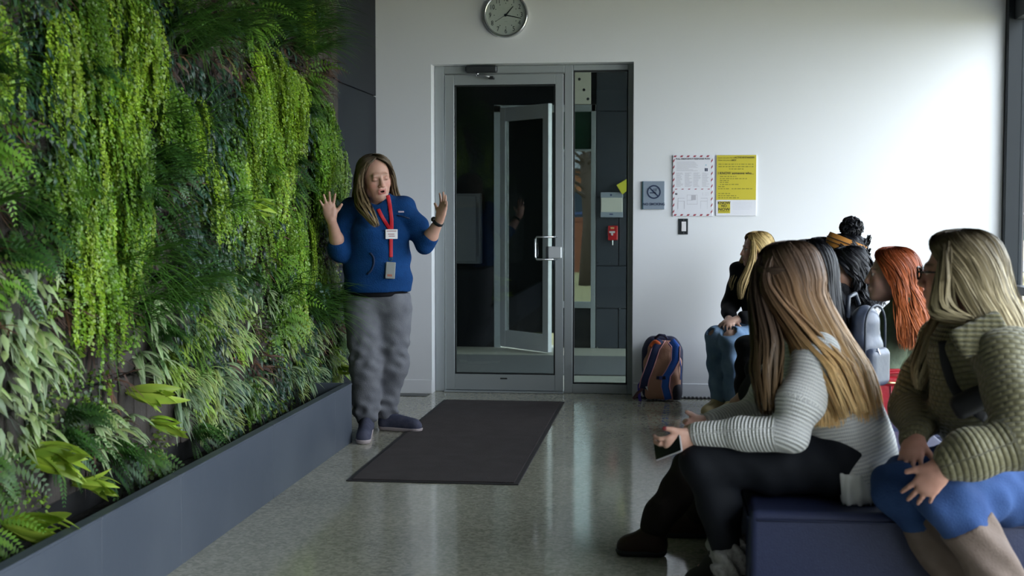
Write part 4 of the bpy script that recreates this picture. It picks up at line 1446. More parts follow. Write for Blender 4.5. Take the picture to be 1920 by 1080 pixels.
# ================================================================== brown and blue backpack leaning on the wall
YK = YW - .19
def bp(px, py, dy=0.0):
    return P(px, py, YK + dy)
bk = tag(empty('brown_backpack', G(1235, 752)), 'tan brown backpack with bright blue shoulder straps standing against the white wall', 'backpack')
M_TAN = mat('tan_nylon', (0.52, 0.27, 0.18), .55, noise=(9, .5, (0.40, 0.19, 0.12)), bump=(30, .35))
M_BLUE = mat('strap_blue', (0.03, 0.14, 0.62), .5, bump=(180, .3))
M_NAVYN = mat('navy_nylon', (0.012, 0.014, 0.05), .6)
M_PINK = mat('pink_piping', (0.70, 0.33, 0.36), .5)
b0, b1 = bp(1205, 640), bp(1275, 752)
zb = .012
V = Vol((b0[0] - .12, YK - .12, -.01), (b1[0] + .12, YW, .60), .006)
xm, = (bp(1242, 700)[0],)
V.rbox((xm, YK + .03, .17), (.135, .085, .16), .045).rbox((xm, YK + .035, .30), (.118, .08, .15), .07, k=.05)
V.cut((0, 0, zb), (0, 0, 1)).ripple(.006, [(40, 10, 22), (15, 10, 50), (25, 5, 35)], 3)
solid('bag_body', V, M_TAN, bk)
V2 = Vol((b0[0] - .14, YK - .02, -.01), (b1[0] + .14, YW, .60), .007)
V2.rbox((xm, YK + .075, .21), (.150, .075, .20), .05).rbox((xm - .005, YK + .08, .33), (.130, .07, .15), .07, k=.05).cut((0, 0, .008), (0, 0, 1))
solid('rear_shell', V2, M_NAVYN, bk)
for nm, pts in (('shoulder_strap', [(1240, 638), (1229, 655), (1219, 685), (1209, 712), (1206, 728)]), ('shoulder_strap', [(1258, 640), (1267, 650), (1266, 675), (1256, 695), (1249, 705), (1247, 725), (1253, 748)])):
    p3 = [bp(a, b, -.075 + (.03 if i in (0, len(pts) - 1) else 0)) for i, (a, b) in enumerate(pts)]
    # smooth resample
    q = []
    for i in range(len(p3) - 1):
        for u in (0, .33, .66):
            q.append(p3[i] * (1 - u) + p3[i + 1] * u)
    q.append(p3[-1])
    col_m = M_BLUE if pts[0][0] > 1250 else mat('strap_navy', (0.014, 0.022, 0.09), .5)
    st = keep(MB().tube(q, .030, 10, flat=((0, 1, 0), .28)).build(nm, col_m, smooth=True), bk)
    for sd in (-1, 1):
        keep(MB().tube([p + np.array([sd * .030, -.004, 0]) for p in q], .0042, 6).build('strap_piping', M_PINK, smooth=True), bk)
keep(MB().tube([bp(1228, 634, .0), bp(1236, 628, -.02), bp(1246, 629, -.02), bp(1251, 635, 0)], .010, 8).build('haul_handle', M_NAVYN, smooth=True), bk)
V3 = Vol(bp(1212, 665, -.15) - .05, bp(1245, 632, .1) + .05, .006)
V3.ell(bp(1229, 646, -.048), (.045, .022, .030)).ripple(.006, [(60, 10, 60), (40, 30, 70)], 2)
solid('orange_lining', V3, mat('orange_nylon', (0.75, 0.13, 0.03), .45), bk)
keep(MB().tube([bp(1231, 708, -.07), bp(1238, 709, -.075), bp(1248, 708, -.085)], .012, 8, flat=((0, 1, 0), .4)).build('sternum_strap', M_NAVYN), bk)
keep(MB().box(bp(1236, 712, -.09), bp(1242, 705, -.07)).build('buckle', mat('buckle_blue', (0.05, 0.06, 0.25), .4)), bk)
keep(MB().tube([bp(1205, 712, -.04), bp(1198, 722, -.05), bp(1199, 745, -.05), bp(1201, 757, -.02)], .011, 6, flat=((0, 1, 0), .3)).build('webbing_tail', mat('violet_web', (0.07, 0.04, 0.36), .5)), bk)
q = [bp(1205, 718, -.06), bp(1213, 716, -.06), bp(1215, 733, -.06)]
keep(MB().add(q + [p + np.array([0, .004, 0]) for p in q], [(0, 2, 1), (3, 4, 5), (0, 1, 4, 3), (1, 2, 5, 4), (2, 0, 3, 5)]).build('care_tag', mat('tag_white', (0.7, 0.72, 0.74), .5)), bk)
V4 = Vol(bp(1255, 755, -.1) - .05, bp(1285, 712, .1) + .05, .006)
V4.ell(bp(1269, 735, -.02), (.042, .05, .075)).cut((0, 0, .012), (0, 0, 1))
solid('side_pocket', V4, mat('mesh_pocket', (0.02, 0.02, 0.035), .7), bk)
keep(MB().tube([bp(1274, 668, -.03), bp(1277, 690, -.04), bp(1276, 712, -.04)], .004, 6).build('drawcord', M_BLUE), bk)
keep(MB().tube([bp(1205, 728, -.05), bp(1195, 738, -.05), bp(1188, 748, -.03)], .012, 8, flat=((0, 1, 0), .4)).build('lower_strap', mat('dusky_strap', (0.12, 0.05, 0.06), .6)), bk)

# ================================================================== grey backpack worn by a seated person
YG = 5.64
gk0 = P(1621, 712, YG)
gb = tag(empty('grey_backpack', gk0), 'blue grey smooth backpack worn by the person in brown trousers', 'backpack')
M_GREYBAG = mat('blue_grey_leather', (0.036, 0.046, 0.075), .38, bump=(25, .2))
M_GREYBAG2 = mat('dark_bag_edge', (0.02, 0.026, 0.04), .45)
gc = P(1621, 648, YG)
Ag = np.array([[math.cos(.93), math.sin(.93), 0], [-math.sin(.93), math.cos(.93), 0], [0, 0, 1]])
V = Vol(gc - .24, gc + .24, .006)
V.rbox(gc + np.array([0, 0, -.07]), (.088, .055, .11), .045, Ag).rbox(gc + np.array([0, 0, .03]), (.082, .055, .142), .075, Ag, k=.03)
solid('bag_body', V, M_GREYBAG, gb)
V = Vol(gc - .24, gc + .24, .006)
V.rbox(gc + Ag.T @ np.array([0, -.04, -.085]), (.080, .045, .080), .03, Ag)
pk = solid('front_pocket', V, M_GREYBAG, gb)
pts = []
for k in range(17):
    a = math.pi * k / 16
    pts.append(gc + Ag.T @ np.array([-.083 * math.cos(a), -.048, .085 + .085 * math.sin(a)]))
pts = [gc + Ag.T @ np.array([-.086, -.048, -.15])] + pts + [gc + Ag.T @ np.array([.086, -.048, -.15])]
keep(MB().tube(pts, .0055, 6).build('zip_edge', M_GREYBAG2, smooth=True), gb)
keep(MB().tube([gc + Ag.T @ np.array([-.09, .03, .12]), gc + Ag.T @ np.array([-.085, .03, .205]), gc + Ag.T @ np.array([-.03, .03, .215]), gc + Ag.T @ np.array([-.0, .03, .17])], .010, 8).build('carry_loop', M_GREYBAG2, smooth=True), gb)
keep(MB().tube([gc + Ag.T @ np.array([-.04, -.079, -.005]), gc + Ag.T @ np.array([-.028, -.083, -.03])], .005, 6).build('zip_pull', M_CHROME), gb)
for sd in (-1, 1):
    keep(MB().tube([gc + Ag.T @ np.array([sd * .05, .05, .13]), gc + Ag.T @ np.array([sd * .05, .075, .0]), gc + Ag.T @ np.array([sd * .05, .055, -.13])], .016, 8, flat=((0, 1, 0), .4)).build('shoulder_strap', M_GREYBAG2, smooth=True), gb)

# ================================================================== red handbag
rb0 = G(1665, 786, .45)
hb_ = tag(empty('red_handbag', rb0), 'deep red leather handbag with gold zip pull standing on a navy ottoman', 'handbag')
M_REDL = mat('red_leather', (0.34, 0.012, 0.022), .35, bump=(50, .2))
V = Vol(rb0 - np.array([.22, .12, .02]), rb0 + np.array([.26, .2, .32]), .006)
V.rbox(rb0 + np.array([.03, .05, .095]), (.155, .052, .095), .025)
solid('bag_body', V, M_REDL, hb_)
keep(soft_box('top_flap', rb0 + np.array([-.122, -.012, .155]), rb0 + np.array([.182, .112, .198]), .012, M_REDL), hb_)
keep(MB().tube([rb0 + np.array([.01, -.004, .01]), rb0 + np.array([.01, -.004, .155])], .0035, 6).build('front_seam', mat('seam_red', (0.2, 0.02, 0.03), .5)), hb_)
keep(MB().tube([rb0 + np.array([-.02, -.016, .168]), rb0 + np.array([.0, -.018, .172]), rb0 + np.array([.035, -.016, .170])], [.003, .006, .004], 8).build('zip_pull', mat('gold_metal', (0.75, 0.5, 0.25), .3, metal=.8), smooth=True), hb_)
for yy_ in (.0, .095):
    keep(MB().tube([rb0 + np.array([-.05, yy_, .19]), rb0 + np.array([-.02, yy_, .215]), rb0 + np.array([.06, yy_, .218]), rb0 + np.array([.11, yy_, .19])], .007, 8).build('handle', M_REDL, smooth=True), hb_)
# ================================================================== people
def skin_material(name):
    m = mat(name, (0.5, 0.3, 0.22), .5, attr='Col', noise=(60, .12, (0.35, 0.12, 0.09)), bump=(300, .05))
    b = m.node_tree.nodes['Principled BSDF']
    b.inputs['Subsurface Weight'].default_value = .08
    b.inputs['Subsurface Radius'].default_value = (.01, .004, .002)
    b.inputs['Subsurface Scale'].default_value = .3
    return m
M_SKIN = skin_material('skin')
def hair_material():
    m = mat('hair', (0.1, 0.07, 0.05), .48, attr='Col', spec=.25)
    return m
M_HAIR = hair_material()

def head_axes(yaw, pitch=0.0, roll=0.0):
    """rows: right, forward, up.  yaw: heading of the nose in world (0 = +X), pitch>0 looks up, roll>0 leans to own right"""
    f = np.array([math.cos(yaw) * math.cos(pitch), math.sin(yaw) * math.cos(pitch), math.sin(pitch)])
    r = nrm_(np.cross(f, UP))
    u = np.cross(r, f)
    r2 = r * math.cos(roll) - u * math.sin(roll)
    u2 = np.cross(r2, f)
    return np.array([r2, f, u2])

def add_head(V, c, A, s, neck, mouth=0.0, wide=1.0):
    L = lambda x, y, z: c + s * (A.T @ np.array([x * wide, y, z]))
    E = lambda p, r, k=.02, mode='add': V.ell(L(*p), np.array(r) * s, A, k * s, mode)
    E((0, -.014, .032), (.074 * wide, .096, .090))
    E((0, .028, -.030), (.061 * wide, .062, .086), .03)
    E((0, .050, -.070), (.042 * wide, .040, .042), .03)
    E((0, .078, -.100), (.019, .017, .016), .02)
    for q in (-1, 1):
        E((q * .038, .056, -.028), (.024, .026, .026), .02)
        E((q * .050, .005, -.070), (.014, .026, .022), .03)
    V.cone(L(-.034, .084, .024), L(.034, .084, .024), .010 * s, .010 * s, .014 * s)
    for q in (-1, 1):
        E((q * .031, .102, .004), (.014, .013, .010), .012, 'sub')
        E((q * .0305, .076, .003), (.0145, .0145, .0125), .004)
    V.cone(L(0, .092, .014), L(0, .110, -.030), .0065 * s, .0115 * s, .010 * s)
    for q in (-1, 1):
        E((q * .0115, .100, -.035), (.0085, .010, .008), .006)
    E((0, .092, -.062), (.024, .012, .014), .012)
    V.cone(L(-.019, .094, -.058), L(.019, .094, -.058), .0048 * s, .0048 * s, .004 * s)
    V.cone(L(-.017, .093, -.070 - .4 * mouth), L(.017, .093, -.070 - .4 * mouth), .0056 * s, .0056 * s, .004 * s)
    if mouth > 0:
        E((0, .100, -.064 - .2 * mouth), (.013, .016, mouth * .6), .002, 'sub')
    for q in (-1, 1):
        E((q * .0765 * wide, -.008, -.008), (.008, .018, .031), .008)
        E((q * .084 * wide, -.004, -.006), (.005, .010, .018), .004, 'sub')
    V.cone(L(0, -.020, -.055), neck, .052 * s, .056 * s, .03)

def head_colours(V, c, A, s, skin, lips, brow, lash=None, closed=True, mouth=0.0, iris=(.05, .07, .09), wide=1.0):
    l = ((V - c) @ A.T) / s
    l[:, 0] /= wide
    n = len(V)
    C = np.tile(np.array(skin, float), (n, 1))
    front = (l[:, 1] > .03) & (np.abs(l[:, 2]) < .14) & (np.abs(l[:, 0]) < .1) & (l[:, 1] < .14)
    def blend(mask, col, w):
        w = (w * mask)[:, None]
        C[:] = C * (1 - w) + np.array(col) * w
    for q in (-1, 1):
        g = np.exp(-(((l[:, 0] - q * .040) / .02) ** 2 + ((l[:, 2] + .03) / .022) ** 2))
        blend(front, (skin[0] * 1.02, skin[1] * .62, skin[2] * .60), .55 * g)
    blend(front, (skin[0], skin[1] * .72, skin[2] * .7), .5 * np.exp(-((l[:, 0] / .012) ** 2 + ((l[:, 2] + .03) / .012) ** 2)))
    lp = (np.abs(l[:, 0]) < .022) & (l[:, 2] < -.052) & (l[:, 2] > -.078 - .5 * mouth) & (l[:, 1] > .085) & front
    blend(lp, lips, np.full(n, .8))
    if mouth > 0:
        mm = ((l[:, 0] / .014) ** 2 + ((l[:, 2] + .064 + .2 * mouth) / (mouth * .6)) ** 2 < 1.1) & (l[:, 1] < .0995) & front
        blend(mm, (.03, .008, .008), np.full(n, 1.0))
    for q in (-1, 1):
        x = l[:, 0] - q * .031
        bz = .026 - 8 * x * x + (.002 if True else 0)
        blend(front & (np.abs(x) < .020), brow, .75 * np.exp(-((l[:, 2] - bz) / .0035) ** 2))
        if closed:
            lz = .0005 - 4 * x * x * -1 - .004
            blend(front & (np.abs(x) < .016), lash or (.05, .03, .025), .85 * np.exp(-((l[:, 2] - lz) / .0025) ** 2))
            blend(front & (np.abs(x) < .018), (skin[0] * .72, skin[1] * .58, skin[2] * .55), .5 * np.exp(-((l[:, 2] - .007) / .007) ** 2))
        else:
            e = front & ((x / .0145) ** 2 + ((l[:, 2] - .003) / .0075) ** 2 < 1)
            blend(e, (.62, .60, .58), np.full(n, .95))
            ir = front & (x ** 2 + (l[:, 2] - .003) ** 2 < .0062 ** 2)
            blend(ir, iris, np.full(n, 1.0))
            blend(front & (np.abs(x) < .017), lash or (.03, .02, .02), .9 * np.exp(-((l[:, 2] - .011 + 18 * x * x) / .002) ** 2))
    return C

def add_hand(V, w, d, n, t, curl=(.3, .3, .35, .4), spread=1.0, s=1.0, thumb=(.55, .8, .25), tcurl=.3):
    """w wrist, d towards the fingertips, n out of the palm, t towards the thumb side. returns fingertips"""
    d = nrm_(d)
    n = nrm_(np.asarray(n) - d * (np.asarray(n) @ d))
    t = nrm_(np.asarray(t) - d * (np.asarray(t) @ d) - n * (np.asarray(t) @ n))
    V.cone(w - d * .01, w + d * .035 * s, .026 * s, .034 * s, .012, sq=(n, .62))
    V.cone(w + d * .03 * s, w + d * .072 * s, .036 * s, .039 * s, .012, sq=(n, .42))
    V.cone(w + d * .02 * s + t * .018 * s + n * .006, w + d * .055 * s + t * .026 * s + n * .006, .017 * s, .013 * s, .012)
    tips = []
    Ls = (.072, .080, .075, .058)
    for i in range(4):
        b = w + d * (.088 - .004 * abs(i - 1) - (.006 if i == 3 else 0)) * s + t * (.030 - .0195 * i) * s
        dd = nrm_(d + t * spread * (.20 - .135 * i))
        a = curl[i] * .5
        p = b
        r0 = (.0088 if i < 3 else .0076) * s
        V.cone(b - dd * .02 * s, b, r0 * 1.15, r0 * 1.1, .008)
        for j, f in enumerate((.44, .31, .25)):
            e = dd * math.cos(a) + n * math.sin(a)
            q = p + e * Ls[i] * f * s
            V.cone(p, q, r0 * (1 - .08 * j), r0 * (.93 - .1 * j), .0025)
            p = q
            a += curl[i] * (.9 if j == 0 else .6)
        tips.append(p)
    b = w + d * .035 * s + t * .032 * s
    td = nrm_(d * thumb[0] + t * thumb[1] + n * thumb[2])
    q = b + td * .034 * s
    V.cone(b - td * .015 * s, q, .013 * s, .0105 * s, .008)
    td2 = nrm_(td + d * tcurl + n * tcurl * .4)
    q2 = q + td2 * .030 * s
    V.cone(q, q2, .0102 * s, .0085 * s, .003)
    tips.append(q2)
    return tips

def add_body(V, J, g=1.0, k=.03):
    f = J['f']
    V.cone(J['hipL'], J['hipR'], .092, .092, k, sq=(f, .85))
    V.cone(J['pel'] + UP * .03, J['waist'], .098 * g, .110 * g, k, sq=(f, .8))
    V.cone(J['waist'], J['chest'], .115 * g, .125 * g, k, sq=(f, .8))
    V.cone(J['shL'], J['shR'], .05, .05, k)
    V.cone(J['chest'], J['neck'], .07, .05, k)
    for s_ in 'LR':
        V.cone(J['sh' + s_], J['el' + s_], .040, .034, k * .6)
        m = J['el' + s_] * .65 + J['wr' + s_] * .35
        V.cone(J['el' + s_], m, .034, .037 * g, .02)
        V.cone(m, J['wr' + s_], .037 * g, .027, .02)
        V.cone(J['hip' + s_], J['kn' + s_], .080, .056, k)
        c = J['kn' + s_] * .68 + J['an' + s_] * .32 - J['f'] * .012
        V.cone(J['kn' + s_], c, .054, .050, .02)
        V.cone(c, J['an' + s_], .050, .034, .02)
        V.cone(J['an' + s_], J['an' + s_] * .45 + (J['toe' + s_] + UP * .012) * .55, .032, .022, .02)

def bounds(J, pad, extra=()):
    pts = np.array([v for k, v in J.items() if k not in ('f', 'r')] + list(extra))
    return pts.min(0) - pad, pts.max(0) + pad

def ribbons(S, W, C, nor):
    """S: (n,m,3) strand points, W: (n,m) half widths, C: (n,m,3) colours, nor: (n,m,3) outward"""
    n, m, _ = S.shape
    T = np.gradient(S, axis=1)
    sd = np.cross(T, nor)
    sd /= np.linalg.norm(sd, axis=2, keepdims=True) + 1e-9
    a = S - sd * W[:, :, None]
    b = S + sd * W[:, :, None]
    V = np.stack([a, b], 2).reshape(n * m * 2, 3)
    Cc = np.repeat(C.reshape(n * m, 3), 2, axis=0)
    base = (np.arange(n)[:, None] * m + np.arange(m - 1)[None, :]) * 2
    Q = np.stack([base, base + 1, base + 3, base + 2], -1).reshape(-1, 4)
    return V, Q, Cc
def spline(P_, t):
    """Catmull-Rom through the first axis of P_ at parameters t in 0..1"""
    P_ = np.asarray(P_, float)
    n = len(P_) - 1
    x = np.clip(t, 0, 1) * n
    i = np.clip(np.floor(x).astype(int), 0, n - 1)
    u = (x - i)[(...,) + (None,) * (P_.ndim - 1)]
    p0, p1, p2, p3 = P_[np.maximum(i - 1, 0)], P_[i], P_[i + 1], P_[np.minimum(i + 2, n)]
    return .5 * (2 * p1 + (p2 - p0) * u + (2 * p0 - 5 * p1 + 4 * p2 - p3) * u ** 2 + (3 * p1 - p0 - 3 * p2 + p3) * u ** 3)
def ramp(stops, s):
    xs = [q[0] for q in stops]
    return np.stack([np.interp(s, xs, [q[1][k] for q in stops]) for k in range(3)], -1)

def hair_tube(c, A, s, rings, n, stops, seed=1, w=.0035, m=16, wave=0.0, wfreq=10, frizz=.004, endj=.12, shell=True, lo=.90):
    """hair flowing over a generalised tube. rings: (x,y,z, r_side, r_fwd, half opening in degrees) in head space (metres before scale)"""
    r = np.random.default_rng(seed)
    R_ = np.array([q[:6] for q in rings], float)
    def ev(v, t):
        q = spline(R_, t)
        a = math.pi + v * (math.pi - np.radians(np.maximum(q[..., 5], 0)))
        x = q[..., 0] + q[..., 3] * np.sin(a)
        y = q[..., 1] + q[..., 4] * np.cos(a)
        return np.stack([x, y, q[..., 2]], -1), np.stack([q[..., 0], q[..., 1], q[..., 2]], -1)
    v = r.uniform(-1, 1, n)
    end = 1 - endj * r.random(n) ** 1.5
    t = np.linspace(0, 1, m)[None, :] * end[:, None]
    vv = np.clip(v[:, None] + r.normal(0, .02, n)[:, None] * t, -1, 1)
    S, Cn = ev(np.broadcast_to(vv, t.shape), t)
    rho = r.uniform(lo, 1.05, n)[:, None, None]
    clump = np.round(v * 22) * 1.7
    S = Cn + (S - Cn) * rho
    ph = clump[:, None] * 3.1 + r.normal(0, .5, n)[:, None]
    grow = np.clip((t - .25) / .5, 0, 1)
    off = wave * grow * np.sin(t * wfreq + ph)
    off2 = wave * grow * np.cos(t * wfreq * .8 + ph * 1.3)
    S[..., 0] += off
    S[..., 1] += off2 * .7
    S += np.cumsum(r.normal(0, frizz / 4, S.shape), axis=1) * (t[..., None])
    nor = (S - Cn) / (np.linalg.norm(S - Cn, axis=2, keepdims=True) + 1e-9)
    nor += r.normal(0, .25, (n, 1, 3))
    W = w * r.uniform(.6, 1.3, n)[:, None] * (1 - .75 * (t / end[:, None]) ** 3)
    Cc = ramp(stops, t) * (1 + r.normal(0, .22, n))[:, None, None].clip(.4, 1.7)
    world_ = lambda q: c + s * (q @ A)
    V, Q, Cc = ribbons(world_(S), W * s, Cc, nor @ A)
    if shell:
        gv, gt = np.meshgrid(np.linspace(-1, 1, 33), np.linspace(0, .93, 18), indexing='ij')
        G_, Gc = ev(gv, gt)
        G_ = Gc + (G_ - Gc) * (lo - .03)
        b = len(V)
        V = np.concatenate([V, world_(G_).reshape(-1, 3)])
        Cc = np.concatenate([Cc, (ramp(stops, gt) * .55).reshape(-1, 3)])
        ii = np.arange(33 * 18).reshape(33, 18)
        q = np.stack([ii[:-1, :-1], ii[1:, :-1], ii[1:, 1:], ii[:-1, 1:]], -1).reshape(-1, 4) + b
        Q = np.concatenate([Q, q])
    return V, Q, Cc
def hair_lock(pts, rad, n, stops, seed=1, w=.003, m=14, flat=None, wave=.0, wfreq=9, endj=.2):
    """a lock of hair along world points with radii"""
    r = np.random.default_rng(seed)
    pts = np.asarray(pts, float)
    end = 1 - endj * r.random(n) ** 1.5
    t = np.linspace(0, 1, m)[None, :] * end[:, None]
    C0 = spline(pts, t)
    rr = np.interp(t, np.linspace(0, 1, len(rad)), rad)
    a = r.uniform(0, 6.283, n)
    q = np.sqrt(r.random(n)) * .35 + .65
    T = nrm_(pts[-1] - pts[0])
    e1 = nrm_(np.cross(T, flat if flat is not None else (0.3, 1, 0.1)))
    e2 = np.cross(T, e1)
    fl = .55 if flat is not None else 1.0
    out = np.cos(a)[:, None] * e1 + fl * np.sin(a)[:, None] * e2
    S = C0 + out[:, None, :] * (rr * q[:, None])[..., None]
    ph = np.round(a * 4)[:, None] * 2.3
    S += (wave * np.sin(t * wfreq + ph))[..., None] * e1 + (wave * .7 * np.cos(t * wfreq * .8 + ph))[..., None] * e2
    W = w * r.uniform(.6, 1.3, n)[:, None] * (1 - .75 * (t / end[:, None]) ** 3)
    Cc = ramp(stops, t) * (1 + r.normal(0, .22, n))[:, None, None].clip(.4, 1.7)
    return ribbons(S, W, Cc, np.broadcast_to(out[:, None, :] + r.normal(0, .2, (n, 1, 3)), S.shape))
def hair_object(parts, parent, name='hair'):
    V, Q, C, b = [], [], [], 0
    for v, q, c in parts:
        V.append(v)
        Q.append(q + b)
        C.append(c)
        b += len(v)
    o = np_mesh(name, np.concatenate(V), np.concatenate(Q), M_HAIR, cols=np.concatenate(C).clip(0, 1))
    return keep(o, parent)

def cloth(name, color=(.01, .01, .012), rough=.85, noise=None, bump=(250, .25), sheen=.0):
    return mat(name, color, rough, noise=noise, bump=bump, sheen=sheen, spec=.2)

def knit_material(name, c1, c2, freq, strength, mode='rib'):
    """knit ribs / quilting that follow the limbs"""
    m = bpy.data.materials.new(name)
    m.use_nodes = True
    N, L = m.node_tree.nodes, m.node_tree.links
    b = N['Principled BSDF']
    b.inputs['Roughness'].default_value = .9 if mode == 'rib' else .62
    b.inputs['Sheen Weight'].default_value = .15
    a1 = N.new('ShaderNodeAttribute')
    a1.attribute_name = 'along'
    a2 = N.new('ShaderNodeAttribute')
    a2.attribute_name = 'around'
    def math_(op, x, y=None):
        q = N.new('ShaderNodeMath')
        q.operation = op
        for i, e in enumerate((x, y)):
            if e is None:
                continue
            if isinstance(e, (int, float)):
                q.inputs[i].default_value = e
            else:
                L.new(e, q.inputs[i])
        return q.outputs[0]
    al, ar = a1.outputs['Fac'], a2.outputs['Fac']
    if mode == 'rib':
        nz = N.new('ShaderNodeTexNoise')
        nz.inputs['Scale'].default_value = 30
        ph = math_('ADD', math_('MULTIPLY', al, freq), math_('MULTIPLY', nz.outputs['Fac'], 1.6))
        h = math_('MULTIPLY', math_('ADD', math_('SINE', ph), 1.0), .5)
        st = math_('MULTIPLY', math_('ADD', math_('SINE', math_('MULTIPLY', ar, freq * 1.5)), 1.0), .12)
        h = math_('ADD', h, st)
    else:
        row = math_('FLOOR', math_('MULTIPLY', al, freq))
        s1 = math_('ABSOLUTE', math_('SINE', math_('MULTIPLY', al, freq * math.pi)))
        s2 = math_('ABSOLUTE', math_('SINE', math_('ADD', math_('MULTIPLY', ar, freq * .55 * math.pi), math_('MULTIPLY', row, math.pi / 2))))
        h = math_('POWER', math_('MULTIPLY', s1, math_('ADD', math_('MULTIPLY', s2, .6), .4)), .6)
    mx = N.new('ShaderNodeMix')
    mx.data_type = 'RGBA'
    mx.inputs['A'].default_value = (*c2, 1)
    mx.inputs['B'].default_value = (*c1, 1)
    L.new(h, mx.inputs['Factor'])
    L.new(mx.outputs['Result'], b.inputs['Base Color'])
    bp_ = N.new('ShaderNodeBump')
    bp_.inputs['Strength'].default_value = strength
    bp_.inputs['Distance'].default_value = .008
    L.new(h, bp_.inputs['Height'])
    L.new(bp_.outputs['Normal'], b.inputs['Normal'])
    MATS[name] = m
    return m

def shoe(parent, an, toe, m, sole_m, z0=0.0, h=.006, hi=.10, name='shoe', wide=1.0, lace=None):
    an, toe = np.asarray(an, float), np.asarray(toe, float)
    d = nrm_((toe - an) * np.array([1, 1, 0]))
    heel = np.array([an[0], an[1], z0]) - d * .045
    tip = np.array([toe[0], toe[1], z0])
    lo = np.minimum(np.minimum(heel, tip), an) - .12
    hi_ = np.maximum(np.maximum(heel, tip), an) + .12
    V = Vol(lo, hi_, h)
    V.cone(heel + d * .04 + UP * .045, tip - d * .045 + UP * .036, .042 * wide, .042 * wide, .02)
    V.cone(heel + d * .045 + UP * .05, np.array([an[0], an[1], z0 + hi]), .045, .046, .03)
    V.cone(np.array([an[0], an[1], z0 + hi * .85]) + d * .03, tip - d * .07 + UP * .05, .036, .036, .03)
    V.cut((0, 0, z0 + .018), (0, 0, 1))
    o = solid(name, V, m, parent)
    V = Vol(lo, hi_, h)
    V.cone(heel + d * .04 + UP * .03, tip - d * .045 + UP * .03, .047 * wide, .047 * wide, .0)
    V.cut((0, 0, z0 + .001), (0, 0, 1)).cut((0, 0, z0 + .027), (0, 0, -1))
    s_ = solid('sole', V, sole_m, None)
    s_.parent = o
    if lace is not None:
        for q in range(4):
            p = np.array([an[0], an[1], z0]) + d * (.045 + .018 * q) + UP * (.098 - .010 * q)
            sd = np.cross(d, UP)
            lc = MB().tube([p - sd * .024 - UP * .004, p + UP * .004, p + sd * .024 - UP * .004], .0035, 5).build('lace', lace)
            lc.parent = o
    return o

def person_root(label, loc, group=None):
    return tag(empty('person', loc), label, 'person', group)

def seated(x, y, z, face, lean=.10, spread=.05, shin=.02, arm='lap', tall=1.0, twist=0.0):
    f = np.array([math.cos(face), math.sin(face), 0])
    r = np.array([f[1], -f[0], 0])
    ft = np.array([math.cos(face + twist), math.sin(face + twist), 0])
    rt = np.array([ft[1], -ft[0], 0])
    pel = np.array([x, y, z + .10])
    J = dict(f=ft, r=rt, pel=pel, waist=pel + UP * .16 * tall + f * lean * .1, chest=pel + UP * .34 * tall + f * lean * .45, neck=pel + UP * .52 * tall + f * lean)
    for s_, q in (('R', 1), ('L', -1)):
        J['hip' + s_] = pel + r * q * .085 - UP * .01
        J['kn' + s_] = pel + f * .43 + r * q * (.085 + spread) - UP * .005
        an = J['kn' + s_] + f * shin
        J['an' + s_] = np.array([an[0], an[1], .09])
        J['toe' + s_] = np.array([an[0], an[1], .035]) + f * .17
        J['sh' + s_] = J['neck'] - UP * .065 + rt * q * .165
        J['el' + s_] = J['sh' + s_] - UP * .26 + f * .07 + rt * q * .04
        J['wr' + s_] = pel + f * .27 + r * q * .05 + UP * .10
    return J

